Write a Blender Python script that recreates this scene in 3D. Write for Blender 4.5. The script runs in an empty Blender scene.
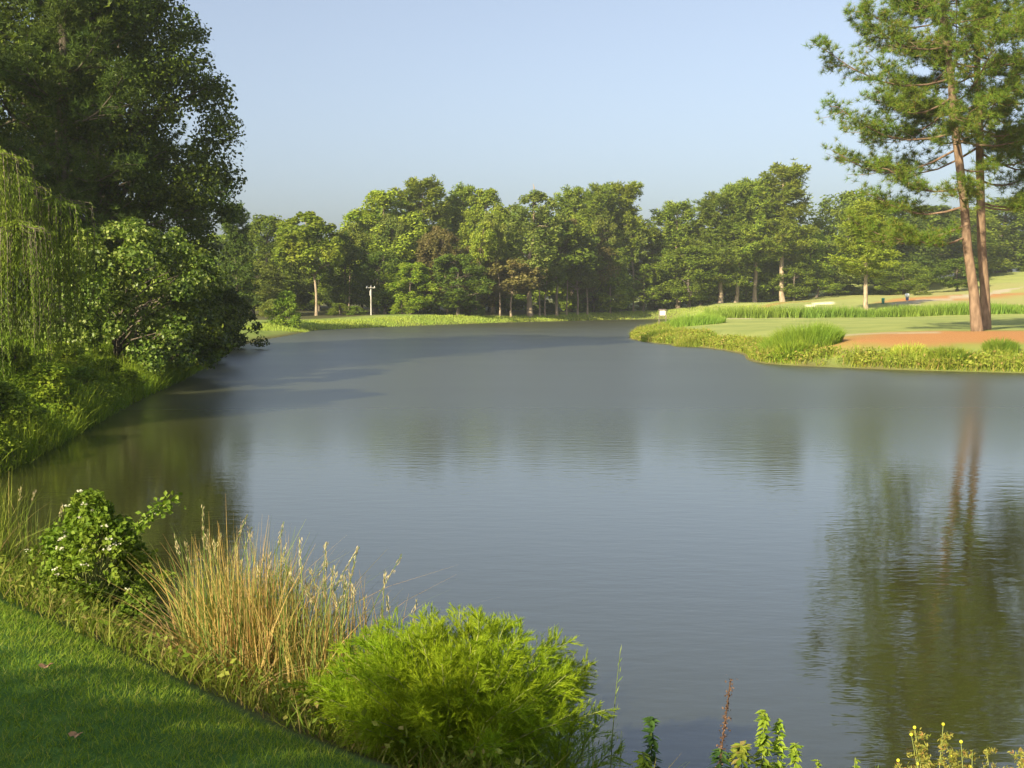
import bpy, math
import numpy as np
from mathutils import Vector

SC = bpy.context.scene
COL = SC.collection
PI = math.pi
rng = np.random.default_rng(7)

# ------------------------------------------------------------------ camera
CAM = np.array([0.0, 0.0, 3.0])
F = 1098.0
PITCH = math.atan((384 - 300) / F)
cp, sp = math.cos(PITCH), math.sin(PITCH)

def ray(px, py):
    a, b = (px - 512) / F, (384 - py) / F
    # camera looks along +Y, pitched down
    return np.array([a, cp + b * sp, -sp + b * cp])

def at(px, py, D):
    d = ray(px, py)
    return CAM + d * (D / d[1])

# ------------------------------------------------------------------ terrain
SHORE = np.array([(36,30),(37,38),(28,42.5),(21,45),(16.6,47),(13.1,50),(11.7,52),(11.9,56),(13.0,61),(12.4,69),
    (10.2,75),(9.0,82),(9.4,90),(12.4,104),(17,122),(23,140),(31,150),(34,160),(30,168),(22.7,173),(17,169),(9,159),
    (-1,147),(-6,139),(-12,127),(-17,115.5),(-19.8,109),(-19.4,103),(-18.9,92),(-18.7,82),(-17.6,70),(-15,55),
    (-12.8,43),(-11.6,34),(-10.4,27),(-9.4,21.5),(-8.95,18.8),(-9.6,16.5),(-8.5,14),(-5.2,11.8),(-2.9,9.4),
    (-0.95,7.3),(1.0,5.5),(2.5,4.9),(5,4.6),(9,4.4),(14,4.5),(24,9),(32,18)], float)

def chaikin(P, n=2):
    for _ in range(n):
        Q = np.roll(P, -1, 0)
        P = np.stack([P * .75 + Q * .25, P * .25 + Q * .75], 1).reshape(-1, 2)
    return P
POND = chaikin(SHORE)

def sdist(X, Y):
    """distance to the shoreline, positive on land"""
    out = np.empty(len(X)); A = POND; B = np.roll(POND, -1, 0); AB = B - A; L2 = (AB ** 2).sum(1)
    for s in range(0, len(X), 20000):
        p = np.stack([X[s:s+20000], Y[s:s+20000]], 1)[:, None, :]
        t = np.clip(((p - A) * AB).sum(2) / L2, 0, 1)
        d = np.sqrt((((p - A) - t[..., None] * AB) ** 2).sum(2)).min(1)
        py = p[..., 1]; px = p[..., 0]
        c = ((A[:, 1] > py) != (B[:, 1] > py))
        xi = A[:, 0] + (py - A[:, 1]) / np.where(AB[:, 1] == 0, 1e-9, AB[:, 1]) * AB[:, 0]
        inside = (c & (px < xi)).sum(1) % 2 == 1
        out[s:s+20000] = np.where(inside, -d, d)
    return out

CTRL = np.array([
 (0,0,1.42),(-3,4,1.40),(-2,2,1.42),(5,0,1.35),(-8,2,1.55),(0,-20,1.9),(20,-5,1.4),(-14,10,1.6),(2,2,1.38),(-6,8,1.45),
 (-14,25,1.3),(-16,40,1.4),(-20,60,1.3),(-30,40,2.4),(-24,85,0.9),(-28,20,2.2),(-23,98,.75),
 (-25,120,.8),(-25,150,1.0),(-10,160,.9),(0,165,.8),(8,178,.95),(20,185,1.3),
 (12,85,0.7),(18,70,0.95),(24,58,1.25),(26,60,1.25),(20,52,1.0),(30,80,1.25),(35,100,1.3),(50,100,1.4),(25,110,1.2),(60,110,1.6),(45,70,1.3),(21,95,1.1),
 (38,180,2.5),(35,140,2.0),(50,130,2.9),(60,150,3.8),(57,190,3.8),(90,180,6),(110,235,9),(80,240,7.2),(0,260,2),(-60,200,2),
 (200,300,14),(100,100,3),(76,150,5.0),(70,122,2.6),(47,118,1.6),(120,160,7)], float)

def vnoise(X, Y, f, seed):
    xi, yi = np.floor(X * f), np.floor(Y * f); tx, ty = X * f - xi, Y * f - yi
    tx, ty = tx * tx * (3 - 2 * tx), ty * ty * (3 - 2 * ty)
    def h(i, j):
        v = np.sin(i * 127.1 + j * 311.7 + seed * 74.7) * 43758.5453
        return v - np.floor(v)
    return (h(xi, yi) * (1 - tx) + h(xi + 1, yi) * tx) * (1 - ty) + (h(xi, yi + 1) * (1 - tx) + h(xi + 1, yi + 1) * tx) * ty

def Z(X, Y, D=None):
    X = np.atleast_1d(np.asarray(X, float)); Y = np.atleast_1d(np.asarray(Y, float))
    if D is None: D = sdist(X, Y)
    z = np.empty(len(X))
    for s in range(0, len(X), 40000):
        x, y = X[s:s+40000, None], Y[s:s+40000, None]
        w = 1 / ((x - CTRL[:, 0]) ** 2 + (y - CTRL[:, 1]) ** 2 + 3.0 + 0.0008 * y * y) ** 1.6
        z[s:s+40000] = (w * CTRL[:, 2]).sum(1) / w.sum(1)
    W = 2.9 + 4.0 * np.clip((Y - 11) / 20, 0, 1)
    t = np.clip(D / W, 0, 1)
    near = np.clip((14 - Y) / 6, 0, 1)
    prof = t * (2 - t) * (1 - near) + near * (0.35 * t * (2 - t) + 0.65 * t * t * (3 - 2 * t))
    far = np.clip((np.hypot(X, Y) - 12) / 40, 0, 1)
    bump = (vnoise(X, Y, .08, 1) - .5) * .35 * far + (vnoise(X, Y, .9, 2) - .5) * .05
    zl = z * prof + bump * t
    return np.where(D > 0, zl + .01, np.maximum(-2.0, D * .4))

def z1(x, y): return float(Z(x, y)[0])

def hit(px, py):
    d = ray(px, py); Ds = np.geomspace(3, 400, 900)
    P = CAM + d[None] * (Ds / d[1])[:, None]
    k = np.nonzero(P[:, 2] <= np.maximum(Z(P[:, 0], P[:, 1]), 0))[0]
    return P[k[0]] if len(k) else P[-1]

# ------------------------------------------------------------------ mesh helpers
class Geo:
    def __init__(self): self.V = []; self.F = []; self.n = 0
    def add(self, V, Fc, smooth=False):
        V = np.asarray(V, float).reshape(-1, 3); Fc = np.asarray(Fc, int)
        if len(V) == 0: return self
        self.V.append(V); self.F.append((Fc + self.n, smooth)); self.n += len(V); return self
    def quads(self, Q): Q = np.asarray(Q); n = len(Q); return self.add(Q.reshape(-1, 3), np.arange(n * 4).reshape(n, 4))
    def tris(self, T): T = np.asarray(T); n = len(T); return self.add(T.reshape(-1, 3), np.arange(n * 3).reshape(n, 3))
    def merge(self, g, M=None, off=None):
        V = np.concatenate(g.V) if g.V else np.zeros((0, 3))
        if M is not None: V = V @ np.asarray(M).T
        if off is not None: V = V + off
        self.V.append(V)
        for f, s in g.F: self.F.append((f + self.n, s))
        self.n += len(V); return self
    def mesh(self, name):
        me = bpy.data.meshes.new(name)
        V = np.concatenate(self.V).astype(np.float32)
        me.vertices.add(len(V)); me.vertices.foreach_set('co', V.ravel())
        loops = np.concatenate([f.ravel() for f, s in self.F]).astype(np.int32)
        tot = np.concatenate([np.full(len(f), f.shape[1]) for f, s in self.F]).astype(np.int32)
        sm = np.concatenate([np.full(len(f), s) for f, s in self.F])
        st = np.concatenate([[0], np.cumsum(tot)[:-1]]).astype(np.int32)
        me.loops.add(len(loops)); me.loops.foreach_set('vertex_index', loops)
        me.polygons.add(len(tot)); me.polygons.foreach_set('loop_start', st)
        try: me.polygons.foreach_set('loop_total', tot)
        except Exception: pass
        me.polygons.foreach_set('use_smooth', sm)
        me.update(calc_edges=True); me.validate(); return me

def obj(name, me, mat=None, parent=None, loc=None):
    if isinstance(me, Geo): me = me.mesh(name)
    o = bpy.data.objects.new(name, me); COL.objects.link(o)
    if mat is not None:
        if len(me.materials) == 0: me.materials.append(mat)
        o.material_slots[0].link = 'OBJECT'; o.material_slots[0].material = mat
    if parent is not None: o.parent = parent
    if loc is not None: o.location = loc
    return o

def tag(o, label=None, cat=None, group=None, kind=None):
    if label: o['label'] = label
    if cat: o['category'] = cat
    if group: o['group'] = group
    if kind: o['kind'] = kind
    return o

def root(name, loc, label, cat, group=None, rz=0.0):
    e = bpy.data.objects.new(name, None); COL.objects.link(e)
    e.location = loc; e.rotation_euler = (0, 0, rz); e.empty_display_size = .3
    return tag(e, label, cat, group)

def unit(v): return v / np.maximum(np.linalg.norm(v, axis=-1, keepdims=True), 1e-9)

def rdirs(n, r=None):
    r = r or rng
    return unit(r.normal(size=(n, 3)))

def tube(g, path, rad, sides=6, cap=True):
    P = np.asarray(path, float); R = np.asarray(rad, float); n = len(P)
    T = np.gradient(P, axis=0); T = unit(T)
    ref = np.where(np.abs(T[:, 2:3]) > .9, np.array([[1., 0, 0]]), np.array([[0, 0, 1.]]))
    if abs(T[:, 2]).max() > .9 and abs(T[:, 2]).min() <= .9: ref = np.tile(np.array([[.35, .93, .1]]), (n, 1))
    U = unit(np.cross(T, ref)); W = np.cross(T, U)
    a = np.linspace(0, 2 * PI, sides, endpoint=False)
    ring = P[:, None] + R[:, None, None] * (np.cos(a)[None, :, None] * U[:, None] + np.sin(a)[None, :, None] * W[:, None])
    idx = np.arange(n * sides).reshape(n, sides)
    q = np.stack([idx[:-1], np.roll(idx[:-1], -1, 1), np.roll(idx[1:], -1, 1), idx[1:]], -1).reshape(-1, 4)
    g.add(ring.reshape(-1, 3), q, True)
    return g

def leafq(C, N, L, W, r=rng, T=None, fold=.12):
    """one rhombic, slightly folded leaf per point"""
    n = len(C)
    if T is None: T = unit(np.cross(N, rdirs(n, r)))
    else: T = unit(T)
    B = unit(np.cross(N, T))
    L = np.broadcast_to(L, (n,))[:, None]; W = np.broadcast_to(W, (n,))[:, None]
    up = unit(np.cross(T, B)) * W * fold
    return np.stack([C - T * L / 2, C + B * W / 2 + T * L * .05 + up, C + T * L / 2, C - B * W / 2 + T * L * .05 + up], 1)

def blades(P, H, W, lean, r=rng, seg=2, az=None, curve=.35):
    """grass blades, tapering ribbons; P base points (n,3)"""
    n = len(P); H = np.broadcast_to(H, (n,)); W = np.broadcast_to(W, (n,)); lean = np.broadcast_to(lean, (n,))
    if az is None: az = r.uniform(0, 2 * PI, n)
    d = np.stack([np.cos(az), np.sin(az), np.zeros(n)], 1)
    fa = r.uniform(0, 2 * PI, n); side = np.stack([np.cos(fa), np.sin(fa), np.zeros(n)], 1)
    rows = []
    for k in range(seg + 1):
        t = k / seg
        c = P + np.array([0, 0, 1.]) * (H * t * (1 - .25 * lean * t))[:, None] + d * (H * lean * (t * (1 - curve) + curve * 2 * t * t))[:, None] * .6
        w = (W * (1 - t) ** .7 * .5 if k < seg else W * 0.04)[:, None]
        rows.append(np.stack([c - side * w, c + side * w], 1))
    R = np.stack(rows, 1)                       # n, seg+1, 2, 3
    V = R.reshape(-1, 3); base = (np.arange(n) * (seg + 1) * 2)[:, None, None]
    k = np.arange(seg)[None, :, None] * 2
    Fq = (base + k + np.array([0, 1, 3, 2])[None, None]).reshape(-1, 4)
    return V, Fq

# ------------------------------------------------------------------ materials
def mat(name):
    m = bpy.data.materials.new(name); m.use_nodes = True
    nt = m.node_tree; nt.nodes.clear()
    return m, nt, nt.nodes.new

def lin(c): return tuple(c) + (1,)

def leaf_mat(name, c1, c2, c3=None, trans=.35, rough=.55, spec=.12, hue=.0, big=None):
    """leaf colours vary from leaf to leaf and from plant to plant"""
    m, nt, N = mat(name); L = nt.links.new
    out = N('ShaderNodeOutputMaterial'); geo = N('ShaderNodeNewGeometry'); oi = N('ShaderNodeObjectInfo')
    ramp = N('ShaderNodeValToRGB'); e = ramp.color_ramp.elements
    e[0].color = lin(c1); e[1].color = lin(c2); e[0].position = .1; e[1].position = .8
    if c3 is not None:
        k = e.new(.97); k.color = lin(c3)
    L(geo.outputs['Random Per Island'], ramp.inputs[0])
    hsv = N('ShaderNodeHueSaturation')
    mr = N('ShaderNodeMapRange'); mr.inputs[3].default_value = .75; mr.inputs[4].default_value = 1.25
    L(oi.outputs['Random'], mr.inputs[0]); L(mr.outputs[0], hsv.inputs['Value'])
    tc = N('ShaderNodeTexCoord'); nz = N('ShaderNodeTexNoise'); nz.inputs['Scale'].default_value = big or .6
    L(tc.outputs['Object'], nz.inputs['Vector'])
    m2 = N('ShaderNodeMapRange'); m2.inputs[1].default_value = .3; m2.inputs[2].default_value = .7
    m2.inputs[3].default_value = .485; m2.inputs[4].default_value = .515
    L(nz.outputs[0], m2.inputs[0]); L(m2.outputs[0], hsv.inputs['Hue'])
    L(ramp.outputs[0], hsv.inputs['Color'])
    p = N('ShaderNodeBsdfPrincipled'); p.inputs['Roughness'].default_value = rough; p.inputs['Specular IOR Level'].default_value = spec
    L(hsv.outputs[0], p.inputs['Base Color'])
    t = N('ShaderNodeBsdfTranslucent'); tm = N('ShaderNodeMix'); tm.data_type = 'RGBA'; tm.blend_type = 'MULTIPLY'; tm.inputs[0].default_value = 1
    tm.inputs[7].default_value = (1.15, 1.25, .55, 1); L(hsv.outputs[0], tm.inputs[6]); L(tm.outputs[2], t.inputs['Color'])
    mx = N('ShaderNodeMixShader'); mx.inputs[0].default_value = trans
    L(p.outputs[0], mx.inputs[1]); L(t.outputs[0], mx.inputs[2]); L(mx.outputs[0], out.inputs[0])
    return m

def solid_mat(name, c1, c2, scale=8, stretch=(1, 1, 1), rough=.85, bump=.0, metal=0.0):
    m, nt, N = mat(name); L = nt.links.new
    out = N('ShaderNodeOutputMaterial'); p = N('ShaderNodeBsdfPrincipled'); p.inputs['Roughness'].default_value = rough
    p.inputs['Metallic'].default_value = metal; p.inputs['Specular IOR Level'].default_value = .25
    tc = N('ShaderNodeTexCoord'); mp = N('ShaderNodeMapping'); mp.inputs['Scale'].default_value = stretch
    nz = N('ShaderNodeTexNoise'); nz.inputs['Scale'].default_value = scale; nz.inputs['Detail'].default_value = 6
    L(tc.outputs['Object'], mp.inputs[0]); L(mp.outputs[0], nz.inputs['Vector'])
    r = N('ShaderNodeValToRGB'); r.color_ramp.elements[0].color = lin(c1); r.color_ramp.elements[1].color = lin(c2)
    r.color_ramp.elements[0].position = .35; r.color_ramp.elements[1].position = .65
    L(nz.outputs[0], r.inputs[0]); L(r.outputs[0], p.inputs['Base Color'])
    if bump:
        b = N('ShaderNodeBump'); b.inputs['Strength'].default_value = 1; b.inputs['Distance'].default_value = bump
        L(nz.outputs[0], b.inputs['Height']); L(b.outputs[0], p.inputs['Normal'])
    L(p.outputs[0], out.inputs[0]); return m

M = {}
M['bark_pine'] = solid_mat('pine bark', (.10, .062, .04), (.215, .14, .092), 5, (1, 1, .35), bump=.04)
M['bark_far'] = solid_mat('pale bark', (.21, .155, .105), (.35, .27, .19), 3, (1, 1, .3), bump=.03)
M['bark_dark'] = solid_mat('dark bark', (.05, .04, .03), (.14, .11, .085), 5, (1, 1, .3), bump=.03)
M['oak_mid'] = leaf_mat('mid green leaves', (0.100, 0.141, 0.015), (0.186, 0.235, 0.025), trans=.4)
M['oak_light'] = leaf_mat('light green leaves', (0.142, 0.187, 0.019), (0.257, 0.301, 0.031), trans=.4)
M['oak_bright'] = leaf_mat('bright green leaves', (0.142, 0.221, 0.018), (0.270, 0.335, 0.030), trans=.4)
M['oak_deep'] = leaf_mat('deep green leaves', (0.063, 0.103, 0.014), (0.120, 0.160, 0.022), trans=.4)
M['olive'] = leaf_mat('olive leaves', (0.103, 0.126, 0.023), (0.184, 0.209, 0.034), trans=.4)
M['russet'] = leaf_mat('browning leaves', (.12, .105, .035), (.205, .17, .055), trans=.4)
M['yellowing'] = leaf_mat('yellowing leaves', (0.103, 0.144, 0.025), (0.184, 0.215, 0.040))
M['pine_mid'] = leaf_mat('pine needles', (0.092, 0.134, 0.015), (0.178, 0.221, 0.025), trans=.3)
M['pine_light'] = leaf_mat('light green pine needles', (0.128, 0.168, 0.016), (0.228, 0.262, 0.027), trans=.3)  # lighter needle tint that some of the pines have
M['pine_dark'] = leaf_mat('dark pine needles', (.032, .056, .012), (.085, .12, .018), trans=.22)
M['pine_near'] = leaf_mat('long pine needles', (.08, .14, .014), (.155, .22, .024), (.23, .16, .04), trans=.25)
M['gum'] = leaf_mat('glossy dark leaves', (.038, .062, .007), (.125, .165, .016), trans=.25, rough=.45, spec=.2)
M['syc'] = leaf_mat('broad pale leaves', (.06, .10, .011), (.17, .23, .028), (.32, .36, .10), trans=.3, rough=.42, spec=.3)
M['willow'] = leaf_mat('willow leaves', (.10, .15, .015), (.21, .265, .035), trans=.4)
M['grass_far'] = leaf_mat('far bank grass', (.17, .225, .03), (.26, .31, .055), trans=.3, big=.2)
M['weeds_prom'] = leaf_mat('yellow green water weeds', (.20, .27, .025), (.36, .38, .06), (.40, .28, .10), trans=.35, big=.4)
M['tussock'] = leaf_mat('fresh green tall grass', (.125, .20, .018), (.21, .29, .035), trans=.35)
M['rough'] = leaf_mat('tall rough grass', (.11, .18, .02), (.19, .27, .04), trans=.3, big=.15)
M['shore'] = leaf_mat('left bank grass', (0.098, 0.162, 0.013), (0.208, 0.270, 0.023), trans=.35, big=.5)
M['fennel'] = leaf_mat('feathery leaves', (.19, .29, .012), (.33, .43, .022), trans=.45, big=2)
M['reed'] = leaf_mat('straw and green reed blades', (.36, .25, .09), (.30, .19, .06), (.14, .20, .04), trans=.3, big=2)
M['reed_green'] = leaf_mat('green reed blades', (.10, .16, .03), (.20, .24, .06), trans=.35)
M['reed_dead'] = leaf_mat('dead brown reed litter', (.16, .10, .045), (.30, .20, .10), trans=.2)
M['plume'] = leaf_mat('pale seed heads', (.40, .31, .16), (.50, .42, .25), trans=.3)
M['bush'] = leaf_mat('bush leaves', (.11, .18, .015), (.23, .31, .035), trans=.35, big=3)
M['flower'] = leaf_mat('creamy flower heads', (.45, .42, .30), (.65, .62, .48), trans=.3)
M['weeds_near'] = leaf_mat('bank weeds', (.14, .21, .02), (.28, .30, .05), (.32, .25, .09), trans=.35, big=2)
M['lawn'] = leaf_mat('mown lawn blades', (.10, .165, .012), (.18, .245, .02), (.25, .25, .06), trans=.35, big=1.5)
M['leafy'] = leaf_mat('young leafy weed', (.17, .26, .025), (.30, .38, .045), trans=.4)
M['leafy_dark'] = leaf_mat('dark leafy weed', (.035, .08, .02), (.07, .13, .03), trans=.35)
M['stalk'] = leaf_mat('dry seed stalk', (.06, .035, .025), (.14, .08, .05), trans=.1)
M['tansy'] = leaf_mat('ferny yellowing leaves', (.16, .18, .03), (.30, .26, .06), (.28, .14, .05), trans=.35)
M['bud'] = leaf_mat('yellow buds', (.62, .55, .03), (.75, .68, .06), trans=.2)
M['stem'] = solid_mat('green stems', (.16, .2, .05), (.26, .26, .08), 20)
M['white'] = solid_mat('white paint', (.72, .72, .68), (.80, .80, .78), 6, rough=.5)
M['pole'] = solid_mat('weathered grey wood', (.34, .31, .27), (.48, .45, .40), 4, (1, 1, .2))
M['blue'] = solid_mat('blue paint', (.05, .08, .2), (.07, .11, .26), 6, rough=.5)
M['teal'] = solid_mat('teal green plastic', (.03, .16, .12), (.05, .22, .16), 6, rough=.5)
M['greywood'] = solid_mat('dark grey wood', (.10, .08, .07), (.2, .16, .14), 6)
M['dead_leaf'] = solid_mat('dry leaf', (.25, .14, .07), (.42, .26, .13), 30)

# ------------------------------------------------------------------ plant generators
def clump_leaves(C, R, n, L, r, flat=.75, upb=.35, aspect=.62, shell=.5):
    """leaves spread through ellipsoidal clumps"""
    K = len(C); d = rdirs(K * n, r); rad = r.uniform(0, 1, K * n) ** shell
    Rr = np.repeat(np.broadcast_to(R, (K,)), n)
    Pp = np.repeat(C, n, 0) + d * np.array([1, 1, flat]) * (rad * Rr)[:, None]
    Nn = unit(d * .6 + rdirs(K * n, r) * .8 + np.array([0, 0, upb]))
    Ls = L * r.uniform(.7, 1.3, K * n)
    return leafq(Pp, Nn, Ls, Ls * aspect, r)

def env_round(u): return np.sqrt(np.clip(1 - (2 * u - 1) ** 2, 0, 1)) * .85 + .15 * (1 - u)
def env_oval(u): return np.clip(np.sin(PI * np.clip(u * .92 + .08, 0, 1)), 0, 1) ** .6
def env_tall(u): return np.clip(np.sin(PI * np.clip(u ** .75 * .93 + .07, 0, 1)), 0, 1) ** .55
def env_skirt(u): return np.clip((1 - u) ** .55 * (.75 + .25 * np.sin(PI * u)), 0, 1)

def broad(seed, H, cb, R, K, n, L, env=env_round, cr=.26, tr=.2, limbs=None, lean=(0, 0), flat=.75, aspect=.62, leader=0, inner=.3, gap=0.0, lobe=1.0):
    r = np.random.default_rng(seed); t = Geo(); c = Geo()
    hs = np.linspace(0, H * .93, 9)
    wob = np.cumsum(r.normal(0, .012 * H, (9, 2)), 0); wob -= wob[0]; wob *= np.linspace(0, 1, 9)[:, None]
    tp = np.stack([wob[:, 0] + lean[0] * (hs / H) ** 1.2, wob[:, 1] + lean[1] * (hs / H) ** 1.2, hs], 1)
    tr_ = tr * (1 - hs / H) ** .8 + min(.015, tr * .2); tr_[0] *= 1.35
    tube(t, tp, tr_, 8)
    if leader: tube(t, [tp[-1] - [0, 0, .3], tp[-1] + [.1, 0, H * .07 + leader * .6], tp[-1] + [-.05, 0.05, H * .07 + leader]], [.1, .06, .02], 5)
    u = r.uniform(.02, .98, K); e = env(u)
    # lobes: the outline swells and shrinks with direction
    az = r.uniform(0, 2 * PI, K); ph = r.uniform(0, 6, 4)
    lob = 1 + lobe * (.16 * np.sin(2 * az + ph[0] + 3 * u) + .12 * np.sin(3 * az + ph[1] - 7 * u) + .1 * np.sin(11 * u + ph[2]))
    q = np.sqrt(r.uniform(inner, 1, K))
    Rc = R * e * lob * q
    ax = np.stack([np.interp(cb + u * (H - cb), hs, tp[:, 0]), np.interp(cb + u * (H - cb), hs, tp[:, 1])], 1)
    C = np.stack([ax[:, 0] + np.cos(az) * Rc, ax[:, 1] + np.sin(az) * Rc, cb + u * (H - cb)], 1)
    CR = R * cr * r.uniform(.6, 1.25, K) * (.55 + .45 * e)
    c.quads(clump_leaves(C, CR, n, L, r, flat, aspect=aspect))
    nl = limbs if limbs is not None else min(K, 36)
    for i in r.permutation(K)[:nl]:
        dz = Rc[i] * r.uniform(.4, .9) + .2
        z0 = max(min(cb * .9, C[i, 2]), C[i, 2] - dz); z0 = min(z0, H * .9)
        p0 = np.array([np.interp(z0, hs, tp[:, 0]), np.interp(z0, hs, tp[:, 1]), z0]); p3 = C[i]
        m1 = p0 * .65 + p3 * .35 + np.array([0, 0, .06 * Rc[i]]) + r.normal(0, .04 * R, 3); m2 = p0 * .3 + p3 * .7 + r.normal(0, .05 * R, 3)
        r0 = max(min(.02, tr * .3), np.interp(z0, hs, tr_) * .5)
        tube(t, [p0, m1, m2, p3], [r0, r0 * .7, r0 * .45, r0 * .15], 5)
    return dict(trunk=t, crown=c, H=H, R=R)

def pine(seed, H, cb, R, nbr, nn, nlen, nw, tr=.28, lean=(0, 0), twigs=9, tufts=5, env=None, low=(), side=0.0, spread=.36, up=.5, tuft_r=.16, s0=.32, core=0, wobble=.006):
    """loblolly pine: bare trunk, spreading limbs, needle tufts on the twigs"""
    r = np.random.default_rng(seed); t = Geo(); c = Geo()
    hs = np.linspace(0, H, 14)
    wob = np.cumsum(r.normal(0, wobble * H, (14, 2)), 0); wob -= wob[0]
    tp = np.stack([wob[:, 0] + lean[0] * (hs / H) ** 1.05, wob[:, 1] + lean[1] * (hs / H) ** 1.05, hs], 1)
    trd = tr * (1 - (hs / H)) ** .75 + .03; trd[0] *= 1.25
    tube(t, tp, trd, 10)
    env = env or (lambda u: np.clip((1 - u) ** .6 * (.72 + .5 * np.sin(PI * min(1, u * 1.6 + .2))), .12, 1))
    TC = []; TD = []
    hl = list(cb + (H - cb) * (np.linspace(0, .985, nbr)) + r.normal(0, .012 * H, nbr)) + [l[0] for l in low]
    for i, h in enumerate(hl):
        h = min(h, H * .985); u = max(0., (h - cb) / (H - cb))
        if i >= nbr: az, Lb, el = low[i - nbr][1:4]
        else:
            az = i * 2.4 + r.normal(0, .4); Lb = R * env(u) * r.uniform(.6, 1.12) * (1 + side * -math.cos(az)); el = -.12 + .75 * u ** 1.3 + r.normal(0, .1)
        p0 = np.array([np.interp(h, hs, tp[:, 0]), np.interp(h, hs, tp[:, 1]), h])
        dh = np.array([math.cos(az), math.sin(az), 0]); pr = np.array([-dh[1], dh[0], 0])
        ss = np.linspace(0, 1, 6)
        bend = r.normal(0, .1) * Lb
        bp = p0 + dh * (ss * Lb * math.cos(el))[:, None] + pr * (bend * ss ** 2)[:, None] + np.array([0, 0, 1.]) * (ss * Lb * math.sin(el) + .16 * Lb * ss ** 2.5 - .10 * Lb * np.sin(PI * ss))[:, None]
        r0 = max(.025, min(.35 * np.interp(h, hs, trd), .02 + .012 * Lb))
        tube(t, bp, r0 * (1 - .85 * ss), 5)
        nt = max(3, int(twigs * (.4 + .6 * Lb / R)))
        for k in range(nt):
            s = s0 + (1 - s0) * (k + r.uniform(.1, .9)) / nt if k < nt - 1 else 1.0
            b = np.array([np.interp(s, ss, bp[:, j]) for j in range(3)])
            tl = Lb * spread * (1.05 - .6 * s) * r.uniform(.5, 1.2)
            td = unit(dh * r.uniform(.3, 1.0) + pr * r.choice([-1, 1]) * r.uniform(.3, 1.1) + np.array([0, 0, r.uniform(-.1, .65)]))
            e_ = b + td * tl
            if tl > .25: tube(t, [b, (b + e_) / 2 + r.normal(0, .05 * tl, 3), e_], [r0 * .3, r0 * .22, .008], 3)
            f = r.uniform(.3, 1.0, tufts)
            TC.append(b + td * (tl * f)[:, None] + r.normal(0, .07 * tl + tuft_r * .5, (tufts, 3)) + np.array([0, 0, tuft_r * .4])); TD.append(np.tile(td * .5 + np.array([0, 0, up]), (tufts, 1)))
    if core:
        hc = r.uniform(cb, H * .97, core); ac = r.uniform(0, 2 * PI, core); qc = r.uniform(.35, 1.3, core)
        TC.append(np.stack([np.interp(hc, hs, tp[:, 0]) + np.cos(ac) * qc, np.interp(hc, hs, tp[:, 1]) + np.sin(ac) * qc, hc], 1)); TD.append(np.tile([0, 0, up], (core, 1)))
    TC = np.concatenate(TC); TD = np.concatenate(TD)
    n = len(TC); C = np.repeat(TC, nn, 0); D = unit(rdirs(n * nn, r) + np.repeat(TD, nn, 0) * .8)
    Ln = nlen * r.uniform(.65, 1.15, n * nn); S = unit(np.cross(D, rdirs(n * nn, r))) * nw
    B = C + D * (Ln * .08)[:, None]; E = C + D * Ln[:, None]
    c.quads(np.stack([B - S * .35, B + S * .35, (B + E) / 2 + S * .5 + (E - B) * .15, E], 1)) if nn < 9 else c.tris(np.stack([B - S * .5, B + S * .5, E], 1))
    return dict(trunk=t, crown=c, H=H, R=R)

def proto(d, name):
    return dict(trunk=d['trunk'].mesh(name + ' trunk'), crown=d['crown'].mesh(name + ' crown'), H=d['H'], R=d['R'])

def plant(pr, name, label, cat, x, y, H, R, cm, tm, group=None, rz=None, z=None):
    z = z1(x, y) - .05 if z is None else z
    e = root(name, (x, y, z), label, cat, group, rng.uniform(0, 6.28) if rz is None else rz)
    e.scale = (R / pr['R'], R / pr['R'], H / pr['H'])
    obj('trunk', pr['trunk'], tm, e); obj('crown', pr['crown'], cm, e)
    return e

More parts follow.
